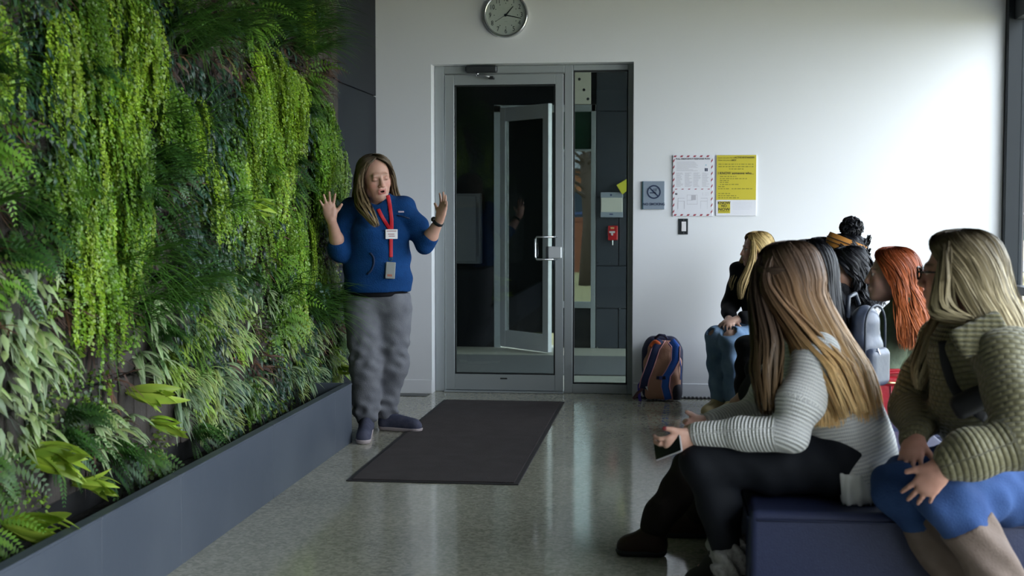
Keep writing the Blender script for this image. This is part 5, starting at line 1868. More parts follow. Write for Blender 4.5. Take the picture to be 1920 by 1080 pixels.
def generic_person(label, J, hd, skin, top_m, pant_m, shoe_m, hair_fn, g=1.0, h=.008, group=None, sole_m=None, hands=True, extra=None, lips=(.40, .14, .12), brow=(.05, .035, .025), closed=False, sleeve=1.0, wide=.95, top_name='jacket', loose=.012, rips=()):
    """hd: (centre, yaw, pitch, roll, scale)"""
    base = (J['anL'] + J['anR']) / 2 * np.array([1, 1, 0])
    root = person_root(label, base, group)
    c, A, s = np.asarray(hd[0], float), head_axes(*hd[1:4]), hd[4]
    lo, hi = bounds(J, .13, [c + .16, c - .16])
    V = Vol(lo, hi, h)
    add_body(V, J, g)
    add_head(V, c, A, s, J['neck'], wide=wide)
    if hands:
        for q, s_ in ((1, 'R'), (-1, 'L')):
            d = nrm_(J['wr' + s_] - J['el' + s_])
            add_hand(V, J['wr' + s_], d, -UP + .2 * d, -J['r'] * q, (.5, .5, .55, .6), .5)
    solid('body', V, M_SKIN, root, lambda v: head_colours(v, c, A, s, skin, lips, brow, closed=closed, wide=wide))
    # upper garment
    f = J['f']
    V = Vol(lo, hi, h)
    e = loose
    V.cone(J['pel'] + UP * .03, J['waist'], .135 * g + e, .125 * g + e, .03, sq=(f, .85))
    V.cone(J['waist'], J['chest'], .125 * g + e, .138 * g + e, .03, sq=(f, .85))
    V.cone(J['shL'], J['shR'], .062 + e * .5, .062 + e * .5, .04)
    V.cone(J['chest'], J['neck'] - UP * .03, .09, .062, .04)
    for s_ in 'LR':
        w_ = J['el' + s_] + (J['wr' + s_] - J['el' + s_]) * (.93 * sleeve)
        V.chain([J['sh' + s_], J['el' + s_], w_], [.058 + e, .050 + e, .038 + e * .6], .02)
    V.ripple(.010, [(30, 20, 25), (12, 18, 45), (40, 10, 12)], 3)
    V.cone(J['neck'] - UP * .02 + f * .02, J['neck'] + UP * .1 + f * .02, .052, .07, .01, mode='sub')
    tops = solid(top_name, V, top_m, root)
    V = Vol(lo, hi, h)
    V.cone(J['hipL'], J['hipR'], .118 * g, .118 * g, .03, sq=(J['f'], .95))
    V.cone(J['pel'], J['pel'] + UP * .08, .128 * g, .122 * g, .03, sq=(J['f'], .85))
    for s_ in 'LR':
        an = J['an' + s_] + UP * .05
        V.chain([J['hip' + s_], J['kn' + s_], an], [.100 * g, .076 * g, .062 * g], .025)
    V.ripple(.010, [(25, 20, 40), (12, 30, 55), (45, 10, 20)], 5)
    for rp, rr in rips:
        V.ell(rp, rr, k=.004, mode='sub')
    solid('trousers', V, pant_m, root)
    for s_ in 'LR':
        shoe(root, J['an' + s_], J['toe' + s_], shoe_m, sole_m or shoe_m, h=.008)
    hair_object(hair_fn(c, A, s), root)
    if extra:
        extra(root, J, c, A, s)
    return root
STD_RINGS = [(0, -.010, .128, .006, .006, 0), (0, -.010, .122, .045, .055, 0), (0, -.012, .095, .076, .092, 22), (0, -.015, .050, .090, .108, 52), (0, -.020, .000, .094, .110, 68), (0, -.026, -.055, .095, .104, 78)]
# ------------------------------------------------------------------ the presenter standing by the living wall
YPn = 8.30
J = dict(f=nrm_((.35, -1, 0)), r=nrm_((-1, -.35, 0)))
J.update(pel=P(708, 572, YPn), waist=P(709, 505, YPn - .01), chest=P(708, 428, YPn), neck=P(711, 380, YPn),
         shR=P(658, 397, YPn - .02), shL=P(756, 392, YPn + .02), elR=P(636, 468, YPn - .12), wrR=P(621, 411, YPn - .30),
         elL=P(799, 459, YPn - .06), wrL=P(825, 411, YPn - .14),
         hipR=P(684, 575, YPn - .02), hipL=P(738, 575, YPn + .03), knR=P(688, 685, YPn - .03), knL=P(738, 685, YPn + .06))
aR, aL = G(687, 812), G(724, 806)
J['anR'], J['anL'] = np.array([aR[0], aR[1], .09]), np.array([aL[0], aL[1], .09])
tR, tL = G(681, 834), G(791, 811)
J['toeR'], J['toeL'] = np.array([tR[0], tR[1], .03]), np.array([tL[0], tL[1], .03])
pres = person_root('standing presenter in blue fleece and grey jeans with both hands raised', (aR + aL) / 2)
hc, hA, hs = P(704, 333, YPn - .03), head_axes(math.radians(-58), -.16, .14), 1.12
lo, hi = bounds(J, .16, [hc + .18, hc - .18, P(600, 350, YPn - .36), P(846, 345, YPn - .2)])
V = Vol(lo, hi, .005)
add_body(V, J, 1.15)
add_head(V, hc, hA, hs, J['neck'] + np.array([0, .01, 0]), mouth=.008, wide=1.06)
V.ell(hc + hs * (hA.T @ np.array([0, .045, -.105])), np.array([.045, .045, .03]), hA, .03)
add_hand(V, J['wrR'], (-.16, -.12, 1), (.35, -1, 0), (1, .3, 0), (.25, .15, .15, .2), 1.7, 1.0, (.62, .8, .1), .2)
add_hand(V, J['wrL'], (.28, -.10, 1), (-.75, -.7, 0), (-.85, .6, 0), (.2, .15, .2, .3), 1.5, 1.0, (.65, .8, .15), .2)
solid('body', V, M_SKIN, pres, lambda v: head_colours(v, hc, hA, hs, (.52, .30, .225), (.40, .12, .10), (.30, .18, .12), mouth=.008, wide=1.06))
M_FLEECE = cloth('blue_fleece', (.004, .042, .150), .95, noise=(35, .5, (.003, .028, .105)), bump=(140, .5))
V = Vol(lo, hi, .006)
f = J['f']
V.cone(P(708, 420, YPn), P(709, 470, YPn - .01), .178, .190, .05, sq=(f, .82))
V.cone(P(709, 470, YPn - .01), P(710, 520, YPn - .01), .190, .208, .05, sq=(f, .86))
V.cone(P(710, 520, YPn - .01), P(709, 545, YPn), .208, .200, .04, sq=(f, .86))
V.cone(J['shL'], J['shR'], .078, .078, .05)
V.cone(J['chest'], J['neck'] + UP * .005, .11, .075, .05)
for q in (-1, 1):
    V.ell(P(709, 440, YPn) + f * .10 + J['r'] * q * .085, (.085, .075, .085), k=.05)
V.chain([J['shR'], P(645, 432, YPn - .07), P(636, 468, YPn - .12), P(633, 458, YPn - .15)], [.080, .074, .066, .057], .03)
V.chain([J['shL'], P(780, 425, YPn), P(798, 456, YPn - .05), P(805, 448, YPn - .08)], [.080, .070, .060, .055], .03)
V.cut((0, 0, float(P(709, 545, YPn)[2])), (0, 0, 1))
V.ripple(.013, [(22, 8, 14), (10, 12, 30), (30, 20, 8), (6, 9, 50)], 11)
V.cone(J['neck'] + np.array([.0, -.05, .0]), J['neck'] + np.array([0, -.06, .10]), .045, .07, .015, mode='sub')
VF = V
solid('fleece_pullover', V, M_FLEECE, pres)
V = Vol(lo, hi, .007)
V.cone(P(709, 520, YPn - .005), P(709, 545, YPn), .188, .188, .02, sq=(f, .86))
V.cut((0, 0, float(P(709, 554, YPn)[2])), (0, 0, 1)).cut((0, 0, float(P(709, 530, YPn)[2])), (0, 0, -1))
solid('black_undershirt', V, cloth('black_jersey', (.006, .006, .008), .9), pres)
M_JEAN_G = cloth('grey_denim', (.165, .17, .19), .9, noise=(12, .7, (.10, .105, .125)), bump=(160, .3))
V = Vol(lo, hi, .006)
V.cone(P(685, 562, YPn), P(733, 562, YPn), .125, .125, .05, sq=(f, 1.0))
V.chain([P(682, 580, YPn - .02), P(687, 685, YPn - .03), J['anR'] + UP * .12, J['anR'] + UP * .045 - np.array([0, .01, 0])], [.128, .103, .086, .082], .035)
V.chain([P(737, 580, YPn + .03), P(738, 685, YPn + .06), J['anL'] + UP * .12, J['anL'] + UP * .05], [.122, .092, .080, .078], .035)
V.cut((0, 0, float(P(709, 549, YPn)[2])), (0, 0, -1))
zk = .55
V.ripple(.012, [(62, 20, 58), (-58, 24, 66), (24, 12, 88), (-80, 30, 20), (30, 10, 36)], 4, lambda p: .28 + .8 * np.exp(-((p[:, 2] - .5) / .11) ** 2) + 1.1 * np.exp(-((p[:, 2] - .14) / .08) ** 2))
solid('grey_jeans', V, M_JEAN_G, pres)
M_SNK = cloth('blue_grey_trainer', (.045, .05, .085), .7, noise=(25, .6, (.10, .10, .14)))
M_SOLE = mat('pale_sole', (.42, .36, .37), .6)
M_LACE = mat('lace_grey', (.35, .35, .40), .8)
for s_ in 'RL':
    shoe(pres, J['an' + s_], J['toe' + s_], M_SNK, M_SOLE, h=.005, lace=M_LACE)
# hair: dirty blonde, parted, one side forward over the shoulder
DB = [(0, (.060, .043, .028)), (.4, (.12, .085, .05)), (1, (.24, .165, .085))]
rings = [(0, -.010, .130, .006, .006, 0), (0, -.010, .124, .045, .055, 0), (0, -.012, .098, .078, .094, 32), (0, -.015, .050, .097, .112, 58), (0, -.022, .000, .105, .114, 70), (0, -.030, -.055, .112, .110, 82), (0, -.035, -.12, .125, .10, 95), (0, -.045, -.18, .13, .085, 105)]
parts = [hair_tube(hc, hA, hs, rings, 2400, DB, 5, .003, wave=.006)]
hl = lambda x, y, z: hc + hs * (hA.T @ np.array([x, y, z]))
parts.append(hair_lock([hl(.01, .04, .118), hl(.062, .045, .085), hl(.098, .03, .01), hl(.108, .03, -.06), P(680, 383, 8.10), P(690, 400, 8.05), P(706, 424, 8.03)], [.004, .012, .020, .032, .050, .045, .018], 700, [(0, (.10, .07, .042)), (.5, (.22, .155, .085)), (1, (.30, .21, .11))], 6, .003, wave=.010))
parts.append(hair_lock([hl(-.01, .04, .118), hl(-.065, .03, .08), hl(-.10, .0, .0), hl(-.106, -.01, -.08), hl(-.125, -.02, -.15), hl(-.15, -.03, -.20)], [.004, .012, .018, .028, .03, .012], 360, DB, 7, .003, wave=.006))
hair_object(parts, pres)
# watch
w0 = J['wrL']
dw = nrm_(w0 - J['elL'])
V = Vol(w0 - .09, w0 + .09, .004)
V.cone(w0 - dw * .036, w0 - dw * .014, .035, .034, 0)
V.cut(w0 - dw * .036, dw).cut(w0 - dw * .014, -dw)
wt = tag(empty('wrist_watch', w0), 'black wrist watch on the presenter\'s raised arm', 'watch')
solid('watch_strap', V, mat('watch_black', (.008, .008, .010), .45), wt)
fc = w0 - dw * .025 + nrm_(np.cross(dw, (0, 1, 0))) * .034
V = Vol(fc - .05, fc + .05, .0035)
V.cone(fc - np.array([0, .004, 0]), fc + np.array([0, .004, 0]), .017, .017, 0)
solid('watch_case', V, mat('watch_black'), wt)
# lanyard with badge, lying on the fleece
lan = tag(empty('lanyard', P(733, 430, 8.05)), 'red neck lanyard with name badge and grey card holder worn by the presenter', 'lanyard')
M_LANY = mat('lanyard_red', (.50, .008, .02), .6)
def on_chest(pts, lift=.007):
    out = []
    for a, b in pts:
        q = surf([VF], a, b, lift, 7.6, 8.8)
        out.append(q if q is not None else P(a, b, 8.1))
    return out
nkL, nkR = P(727, 366, 8.20), P(689, 372, 8.24)
def ribbon(name, pts, w, parent, m, n=(.3, -1, 0)):
    q = spline(np.array(pts), np.linspace(0, 1, 18))
    return keep(MB().tube(list(q), w, 8, flat=(n, .16)).build(name, m, smooth=True), parent)
ribbon('strap', [nkL] + on_chest([(730, 380), (732, 395), (734, 412), (734, 430)]), .0125, lan, M_LANY)
ribbon('strap', on_chest([(709, 392), (714, 402), (722, 416), (731, 430)]), .0115, lan, M_LANY)
bd = surf([VF], 734, 439, .012, 7.6, 8.8)
Mb = Matrix.Translation(bd) @ Matrix.Rotation(math.radians(18), 4, 'Z')
bdo = keep(MB().box((-.038, -.003, -.030), (.038, .003, .030), .002, Mb).build('name_badge', mat('badge_white', (.78, .76, .76), .35)), lan)
for k, (a, b, z) in enumerate(((-.03, .03, .019), (-.022, .018, .0), (-.018, .02, -.012))):
    ln = MB().box((a, -.0045, z - .0025), (b, -.0028, z + .0025), 0, Mb).build('printed_line', mat('badge_ink', (.35, .16, .16) if k == 0 else (.35, .35, .4), .6))
    ln.parent = bdo
ribbon('strap_tail', on_chest([(733, 446), (733, 462), (733, 482)], .009), .0115, lan, M_LANY)
rg = surf([VF], 733, 486, .011, 7.6, 8.8)
keep(MB().disc(rg, .009, .012, 'y', -.002, .002, 20).build('clip_ring', M_CHROME), lan)
cd_ = surf([VF], 732, 507, .014, 7.6, 8.8)
Mc = Matrix.Translation(cd_) @ Matrix.Rotation(math.radians(18), 4, 'Z') @ Matrix.Rotation(math.radians(4), 4, 'Y')
cdo = keep(MB().box((-.030, -.005, -.052), (.030, .004, .052), .003, Mc).build('card_holder', mat('card_grey', (.22, .23, .22), .4)), lan)
pc = MB().box((-.018, -.0062, -.038), (.012, -.0048, -.024), 0, Mc).build('printed_mark', mat('card_mark', (.30, .10, .06), .6))
pc.parent = cdo
# small chest tag and pocket mouth of the fleece
tgp = surf([VF], 752, 397, .004, 7.6, 8.8)
keep(MB().box((-.018, -.002, -.005), (.018, .002, .005), .001, Matrix.Translation(tgp) @ Matrix.Rotation(math.radians(14), 4, 'Z')).build('chest_tag', mat('tag_lilac', (.50, .42, .52), .6)), pres)
pk_ = [q for q in (surf([VF], a, b, .002, 7.6, 8.8) for a, b in ((694, 474), (700, 482), (701, 494), (696, 507), (689, 514))) if q is not None]
keep(MB().tube(list(spline(np.array(pk_), np.linspace(0, 1, 14))), .0065, 6).build('pocket_edge', mat('fleece_trim', (.004, .016, .055), .8), smooth=True), pres)
pk_ = [q for q in (surf([VF], a, b, .002, 7.6, 8.8) for a, b in ((745, 404), (757, 406), (768, 410))) if q is not None]
keep(MB().tube(pk_, .005, 6).build('chest_pocket_edge', mat('fleece_trim'), smooth=True), pres)

# ------------------------------------------------------------------ woman in white knit sweater on the bench
J = dict(f=nrm_((-1, .22, 0)), r=nrm_((.22, 1, 0)))
J.update(pel=P(1588, 862, 4.76), waist=P(1568, 780, 4.76), chest=P(1535, 700, 4.77), neck=P(1505, 618, 4.79),
         shL=P(1532, 668, 4.60), shR=P(1492, 655, 4.96), elL=P(1482, 806, 4.50), wrL=P(1300, 818, 4.60), elR=P(1425, 775, 4.99), wrR=P(1325, 796, 4.84),
         hipL=P(1580, 868, 4.66), hipR=P(1575, 862, 4.87), knL=P(1318, 868, 4.62), knR=P(1325, 852, 4.90))
a_ = P(1376, 1056, 4.66)
J['anL'] = a_
J['anR'] = P(1362, 1030, 4.93)
J['toeL'] = np.array([a_[0] - .16, a_[1] - .02, .04])
J['toeR'] = np.array([J['anR'][0] - .16, J['anR'][1], .04])
for s_ in 'LR':
    J['an' + s_] = np.array([J['an' + s_][0], J['an' + s_][1], .12])
w1 = person_root('seated woman in white knit sweater and black leggings with long ombre hair', J['anL'] * np.array([1, 1, 0]))
hc, hA, hs = P(1474, 527, 4.80), head_axes(math.radians(140), -.08, .02), 1.07
lo, hi = bounds(J, .17, [hc + .17, hc - .17, P(1225, 850, 4.6)])
V = Vol(lo, hi, .0055)
add_body(V, J, 1.08)
add_head(V, hc, hA, hs, J['neck'])
hd_ = nrm_(P(1245, 840, 4.58) - J['wrL'])
phone_c = P(1258, 834, 4.585)
tips = add_hand(V, J['wrL'], hd_, nrm_((-.1, .9, .35)), nrm_((-.2, -.1, 1)), (.75, .85, .9, 1.0), .5, .98, (.75, .55, .2), .4)
add_hand(V, J['wrR'], nrm_(P(1265, 815, 4.72) - J['wrR']), nrm_((0, -.9, .2)), nrm_((0, .2, 1)), (.7, .8, .9, 1.0), .5, .98, (.75, .55, .2), .4)
def w1col(v):
    C = head_colours(v, hc, hA, hs, (.56, .33, .25), (.45, .16, .14), (.06, .04, .03), closed=False)
    for t_ in tips:
        m_ = np.linalg.norm(v - t_, axis=1) < .010
        C[m_] = (.16, .01, .02)
    return C
solid('body', V, M_SKIN, w1, w1col)
M_KNIT = knit_material('white_knit', (.70, .70, .67), (.47, .48, .48), 500, .6)
V = Vol(lo, hi, .0065)
f = J['f']
V.cone(J['pel'] + np.array([.02, 0, -.05]), J['waist'] + np.array([.01, 0, 0]), .238, .190, .05, sq=(f, .72), bone=True)
V.cone(J['waist'], J['chest'], .165, .150, .05, sq=(f, .82), bone=True)
V.cone(J['shL'], J['shR'], .075, .075, .05)
V.cone(J['chest'], J['neck'] - UP * .03, .10, .07, .05)
V.cut(P(1530, 868, 4.55), (.594, 0, .804)).cut((0, 0, .452), (0, 0, 1))
for s_ in 'LR':
    V.chain([J['sh' + s_], J['sh' + s_] * .35 + J['el' + s_] * .65 - np.array([0, .008, 0]), J['el' + s_], J['el' + s_] * .5 + J['wr' + s_] * .5, J['el' + s_] * .06 + J['wr' + s_] * .94], [.074, .078, .068, .056, .042], .025, bone=True)
V.ripple(.014, [(20, 10, 18), (9, 14, 34), (32, 6, 10), (8, 20, 40)], 21)
solid('knit_sweater', V, M_KNIT, w1, attrs=True)
# ribbed hem band lying on the seat
V = Vol(J['pel'] - np.array([.28, .30, .14]), J['pel'] + np.array([.30, .30, .10]), .006)
V.cone(J['pel'] + np.array([.02, 0, -.13]), J['pel'] + np.array([.02, 0, -.04]), .246, .242, 0, sq=(f, .72))
V.cut((0, 0, .424), (0, 0, 1)).cut((0, 0, .525), (0, 0, -1)).cut(P(1574, 880, 4.55), (1, 0, .12))
V.ripple(.006, [(160, 160, 0), (160, -160, 0)], 2)
M_RIB = mat('white_rib', (.68, .68, .66), .9)
o_ = solid('ribbed_hem', V, M_RIB, w1)
M_LEG = cloth('black_leggings', (.006, .0075, .011), .75, bump=(300, .15), )
V = Vol(lo, hi, .0065)
V.cone(J['hipL'], J['hipR'], .125, .125, .04)
V.cone(J['hipL'], J['hipL'] * .5 + J['knL'] * .5, .112, .102, .03)
V.cone(J['hipL'] * .5 + J['knL'] * .5, J['knL'], .102, .078, .03)
V.cone(J['hipR'], J['knR'], .108, .078, .03)
for s_ in 'LR':
    c_ = J['kn' + s_] * .66 + J['an' + s_] * .34 + np.array([.018, 0, 0])
    V.chain([J['kn' + s_], c_, J['an' + s_]], [.076, .073, .044], .03)
V.ripple(.004, [(30, 20, 40), (60, 10, 30)], 8)
solid('leggings', V, M_LEG, w1)
M_BOOT = cloth('grey_suede_boot', (.07, .065, .062), .9)
M_FUR = mat('fur_trim', (.42, .41, .40), .95, noise=(60, .6, (.25, .24, .23)), bump=(90, 1.0))
for s_ in 'LR':
    b_ = shoe(w1, J['an' + s_], J['toe' + s_], M_BOOT, M_BLACKGASKET, h=.006, hi=.16, name='boot')
    a_ = J['an' + s_]
    V = Vol(a_ - .14, a_ + .16, .006)
    tdir = nrm_(J['kn' + s_] - a_)
    V.cone(a_ + tdir * .055, a_ + tdir * .10 + np.array([.018, 0, 0]), .062, .072, .02)
    V.cone(a_ + tdir * .075, a_ + tdir * .19, .0, .075, .0, mode='sub')
    V.ripple(.012, [(120, 60, 90), (80, 130, 60), (150, 90, 140)], 3)
    fr_ = solid('fur_cuff', V, M_FUR, None)
    fr_.parent = b_
OMB = [(0, (.055, .036, .026)), (.35, (.12, .075, .05)), (.55, (.27, .155, .08)), (.75, (.58, .36, .15)), (1, (.74, .50, .23))]
WL = lambda p: ((np.asarray(p) - hc) @ hA.T) / hs
def ring_at(px, py, Y, rs_, rf_, op):
    q = WL(P(px, py, Y))
    return (q[0], q[1], q[2], rs_ / hs, rf_ / hs, op)
rings = [(0, -.012, .131, .006, .006, 0), (0, -.012, .125, .045, .055, 0), (0, -.014, .098, .078, .094, 28), (0, -.016, .050, .096, .112, 55), (0, -.022, .000, .102, .114, 72), (0, -.03, -.06, .105, .105, 85),
         ring_at(1520, 630, 4.78, .135, .125, 92), ring_at(1544, 690, 4.75, .17, .145, 92), ring_at(1558, 740, 4.73, .185, .145, 92), ring_at(1566, 790, 4.72, .19, .14, 92)]
parts = [hair_tube(hc, hA, hs, rings, 5200, OMB, 15, .003, m=20, wave=.005, wfreq=9, endj=.10)]
hl = lambda x, y, z: hc + hs * (hA.T @ np.array([x, y, z]))
# near-side front lock falling before the shoulder
DK = [(0, (.026, .017, .013)), (.5, (.05, .032, .022)), (1, (.14, .085, .04))]
parts.append(hair_lock([hl(-.005, .03, .122), hl(-.075, .04, .07), hl(-.098, .045, -.03), P(1438, 640, 4.60), P(1436, 700, 4.56), P(1440, 775, 4.55)], [.004, .014, .03, .055, .055, .028], 1000, DK, 16, .003, m=16, wave=.006))
parts.append(hair_lock([hl(-.005, -.01, .124), hl(-.078, -.005, .075), hl(-.105, -.01, -.03), P(1512, 640, 4.60), P(1562, 700, 4.56), P(1600, 785, 4.57)], [.004, .014, .03, .055, .072, .068], 1500, OMB, 17, .003, m=16, wave=.007))
parts.append(hair_lock([hl(-.05, .085, .055), hl(-.088, .045, .045), hl(-.105, .0, .035), hl(-.085, -.06, .03), hl(-.03, -.11, .02)], [.008, .012, .014, .014, .010], 120, [(0, (.04, .026, .018)), (1, (.10, .065, .045))], 18, .003, wave=.003, endj=.05))
hair_object(parts, w1)
ph = tag(empty('mobile_phone', phone_c), 'black mobile phone with white edge in the seated woman\'s hand', 'phone')
Mp = Matrix.Translation(phone_c + np.array([-.010, -.005, -.005])) @ Matrix.Rotation(math.radians(-28), 4, 'Z') @ Matrix.Rotation(math.radians(-24), 4, 'Y') @ Matrix.Rotation(math.radians(-25), 4, 'X')
keep(MB().box((-.055, -.0045, -.036), (.055, .0045, .036), .003, Mp).build('phone_case', mat('phone_silver', (.55, .55, .57), .35, metal=.4)), ph)
keep(MB().box((-.053, -.0055, -.034), (.053, -.0044, .034), 0, Mp).build('phone_screen', mat('phone_glass', (.006, .006, .008), .12)), ph)

# ------------------------------------------------------------------ woman in olive quilted jacket
J = dict(f=nrm_((-1, .05, 0)), r=nrm_((.05, 1, 0)))
J.update(pel=np.array([1.13, 4.57, .53]), waist=P(1885, 815, 4.53), chest=P(1845, 715, 4.50), neck=P(1815, 615, 4.49),
         shL=P(1893, 665, 4.25), shR=P(1768, 650, 4.67), elL=P(1905, 822, 4.08), wrL=P(1768, 874, 4.06), elR=P(1712, 765, 4.67), wrR=P(1716, 824, 4.46),
         hipL=np.array([1.10, 4.46, .52]), hipR=np.array([1.09, 4.66, .52]), knL=P(1772, 920, 4.19), knR=P(1690, 915, 4.41))
J['anL'], J['anR'] = P(1925, 1165, 4.20), P(1850, 1150, 4.32)
for s_ in 'LR':
    J['toe' + s_] = np.array([J['an' + s_][0] - .17, J['an' + s_][1], .03])
w2 = person_root('seated blonde woman in olive quilted jacket, glasses, blue jeans and taupe boots', J['anL'] * np.array([1, 1, 0]))
hc, hA, hs = P(1797, 512, 4.46), head_axes(math.radians(158), -.03, 0), 1.08
lo, hi = bounds(J, .19, [hc + .17, hc - .17])
V = Vol(lo, hi, .0055)
add_body(V, J, 1.12)
add_head(V, hc, hA, hs, J['neck'])
tipsL = add_hand(V, J['wrL'], nrm_(P(1700, 955, 4.10) - J['wrL']), nrm_((.25, .95, -.1)), nrm_((-.8, 0, .6)), (.30, .35, .40, .45), 1.0, 1.0, (.75, .6, .1), .2)
tipsR = add_hand(V, J['wrR'], nrm_(P(1700, 885, 4.33) - J['wrR']), nrm_((.3, .75, -.3)), nrm_((.8, -.1, 0)), (.30, .35, .35, .40), 1.0, 1.0, (.75, .6, .1), .2)
def w2col(v):
    C = head_colours(v, hc, hA, hs, (.50, .265, .20), (.42, .13, .12), (.08, .055, .03), closed=False)
    return C
solid('body', V, M_SKIN, w2, w2col)
M_QUILT = knit_material('olive_quilting', (.150, .135, .066), (.095, .087, .042), 58, .8, 'quilt')
V = Vol(lo, hi, .0065)
f = J['f']
V.cone(J['pel'] + UP * .02, J['waist'], .205, .190, .05, sq=(f, .92), bone=True)
V.cone(J['waist'], J['chest'], .190, .180, .06, sq=(f, .90), bone=True)
V.cone(J['chest'], J['neck'] - UP * .07, .165, .11, .05, bone=True)
V.cone(J['shL'], J['shR'], .088, .088, .06)
V.chain([J['shL'], J['elL'], J['elL'] * .45 + J['wrL'] * .55, J['elL'] * .10 + J['wrL'] * .90], [.092, .088, .074, .056], .03, bone=True)
V.chain([J['shR'], J['elR'], J['elR'] * .15 + J['wrR'] * .85], [.090, .080, .062], .03, bone=True)
V.ripple(.016, [(18, 10, 16), (8, 12, 30), (26, 8, 10)], 31)
V.cut((0, 0, .44), (0, 0, 1))
VQ = V
solid('quilted_jacket', V, M_QUILT, w2, attrs=True)
# stand-and-fall collar
M_COLLAR = knit_material('olive_collar', (.150, .135, .062), (.06, .056, .026), 420, .9, 'rib')
V = Vol(J['neck'] - .3, J['neck'] + .22, .0055)
nk = J['neck'] + np.array([.005, 0, -.01])
V.cone(nk - UP * .045, nk + UP * .04 + np.array([.015, 0, 0]), .125, .092, .0)
V.cone(nk - UP * .08, nk + UP * .12 + np.array([-.01, 0, 0]), .068, .085, .01, mode='sub')
cp = surf([VQ], 1838, 628, .004, 3.4, 5.2)
V.rbox(cp, (.085, .018, .050), .016, np.array(Matrix.Rotation(.45, 3, 'Y') @ Matrix.Rotation(.35, 3, 'X')), k=.02)
V.bones = [(nk - UP * .2, nk + UP * .2, .1)]
solid('collar', V, M_COLLAR, w2, attrs=True)
M_JEAN_B = cloth('blue_denim', (.030, .068, .185), .85, noise=(14, .7, (.02, .045, .135)), bump=(170, .3))
V = Vol(lo, hi, .0065)
V.cone(J['hipL'], J['hipR'], .14, .14, .04)
V.chain([J['hipL'], J['hipL'] * .45 + J['knL'] * .55, J['knL'] - UP * .005], [.128, .118, .098], .03)
V.chain([J['hipR'], J['hipR'] * .45 + J['knR'] * .55, J['knR']], [.124, .112, .094], .03)
for s_ in 'LR':
    V.cone(J['kn' + s_], J['kn' + s_] * .70 + J['an' + s_] * .30, .090, .078, .03)
V.ripple(.008, [(30, 40, 30), (60, 20, 40), (20, 50, 60)], 9)
solid('blue_jeans', V, M_JEAN_B, w2)
M_TAUPE = cloth('taupe_suede', (.165, .125, .105), .9, noise=(16, .6, (.115, .085, .07)), bump=(120, .25))
for s_ in 'LR':
    top, an = J['kn' + s_] * .76 + J['an' + s_] * .24, J['an' + s_]
    mid = top * .6 + an * .4
    toe = J['toe' + s_]
    V = Vol(np.minimum(top, toe) - .15, np.maximum(top, an) + .15, .0065)
    dirb = nrm_(an - top)
    V.chain([top, mid, an], [.082, .080, .052], .02)
    V.cone(an, np.array([toe[0], toe[1], .045]), .05, .038, .03)
    V.cone(np.array([an[0] + .03, an[1], .05]), np.array([an[0], an[1], .08]), .045, .05, .03)
    V.ripple(.006, [(30, 40, 50), (50, 20, 70)], 7)
    V.cut(top + dirb * .005, dirb).cut((0, 0, .022), (0, 0, 1))
    bo = solid('tall_boot', V, M_TAUPE, w2)
    V = Vol(np.minimum(toe, an) - .12, np.maximum(toe, an) + .12, .007)
    V.cone(np.array([an[0] + .03, an[1], .02]), np.array([toe[0], toe[1], .02]), .05, .042, 0)
    V.cut((0, 0, .001), (0, 0, 1)).cut((0, 0, .024), (0, 0, -1))
    so = solid('sole', V, M_BLACKGASKET, None)
    so.parent = bo
BL = [(0, (.040, .030, .020)), (.25, (.09, .07, .042)), (.6, (.26, .21, .12)), (1, (.46, .38, .23))]
rings = [(0, -.012, .131, .006, .006, 0), (0, -.012, .125, .048, .058, 0), (0, -.014, .098, .082, .098, 26), (0, -.016, .050, .104, .118, 58), (0, -.024, .000, .115, .120, 76), (0, -.045, -.06, .124, .112, 82), (0, -.085, -.13, .135, .105, 84), (0, -.120, -.20, .14, .095, 88)]
WL = lambda p: ((np.asarray(p) - hc) @ hA.T) / hs
hl = lambda x, y, z: hc + hs * (hA.T @ np.array([x, y, z]))
parts = [hair_tube(hc, hA, hs, rings, 4200, BL, 25, .003, m=18, wave=.005)]
parts.append(hair_lock([hl(-.005, .02, .125), hl(-.082, .015, .08), hl(-.115, .02, -.02), hl(-.118, .02, -.11), P(1822, 602, 4.30)], [.004, .014, .03, .045, .022], 900, BL, 26, .003, wave=.006))
parts.append(hair_lock([hl(.005, .03, .122), hl(.08, .03, .06), hl(.105, .035, -.07), P(1752, 630, 4.58), P(1728, 690, 4.56), P(1722, 730, 4.56)], [.004, .014, .03, .04, .035, .012], 420, BL, 28, .0042, wave=.006))
hair_object(parts, w2)
gg = tag(empty('eyeglasses', hl(0, .1, 0)), 'black framed eyeglasses on the woman in the olive jacket', 'eyeglasses')
M_FRM = mat('glasses_black', (.006, .006, .008), .25)
fm1 = MB()
for q in (-1, 1):
    ring = [hl(q * .034 + .024 * math.cos(a), .112 - abs(.024 * math.cos(a)) * .15, .002 + .019 * math.sin(a)) for a in np.linspace(0, 2 * math.pi, 25)]
    keep(MB().tube(ring, .0034, 6, False).build('lens_rim', M_FRM, smooth=True), gg)
    keep(MB().tube([hl(q * .058, .108, .006), hl(q * .078, .07, .006), hl(q * .084, -.01, .004)], .0035, 6).build('temple_arm', M_FRM, smooth=True), gg)
    keep(MB().add([hl(q * .034 + .023 * math.cos(a), .1115, .002 + .018 * math.sin(a)) for a in np.linspace(0, 2 * math.pi, 17)[:-1]], [tuple(range(16))]).build('lens', glass('lens_glass', (.97, .98, .98))), gg)
keep(MB().tube([hl(-.010, .113, .006), hl(0, .115, .008), hl(.010, .113, .006)], .003, 6).build('bridge', M_FRM), gg)
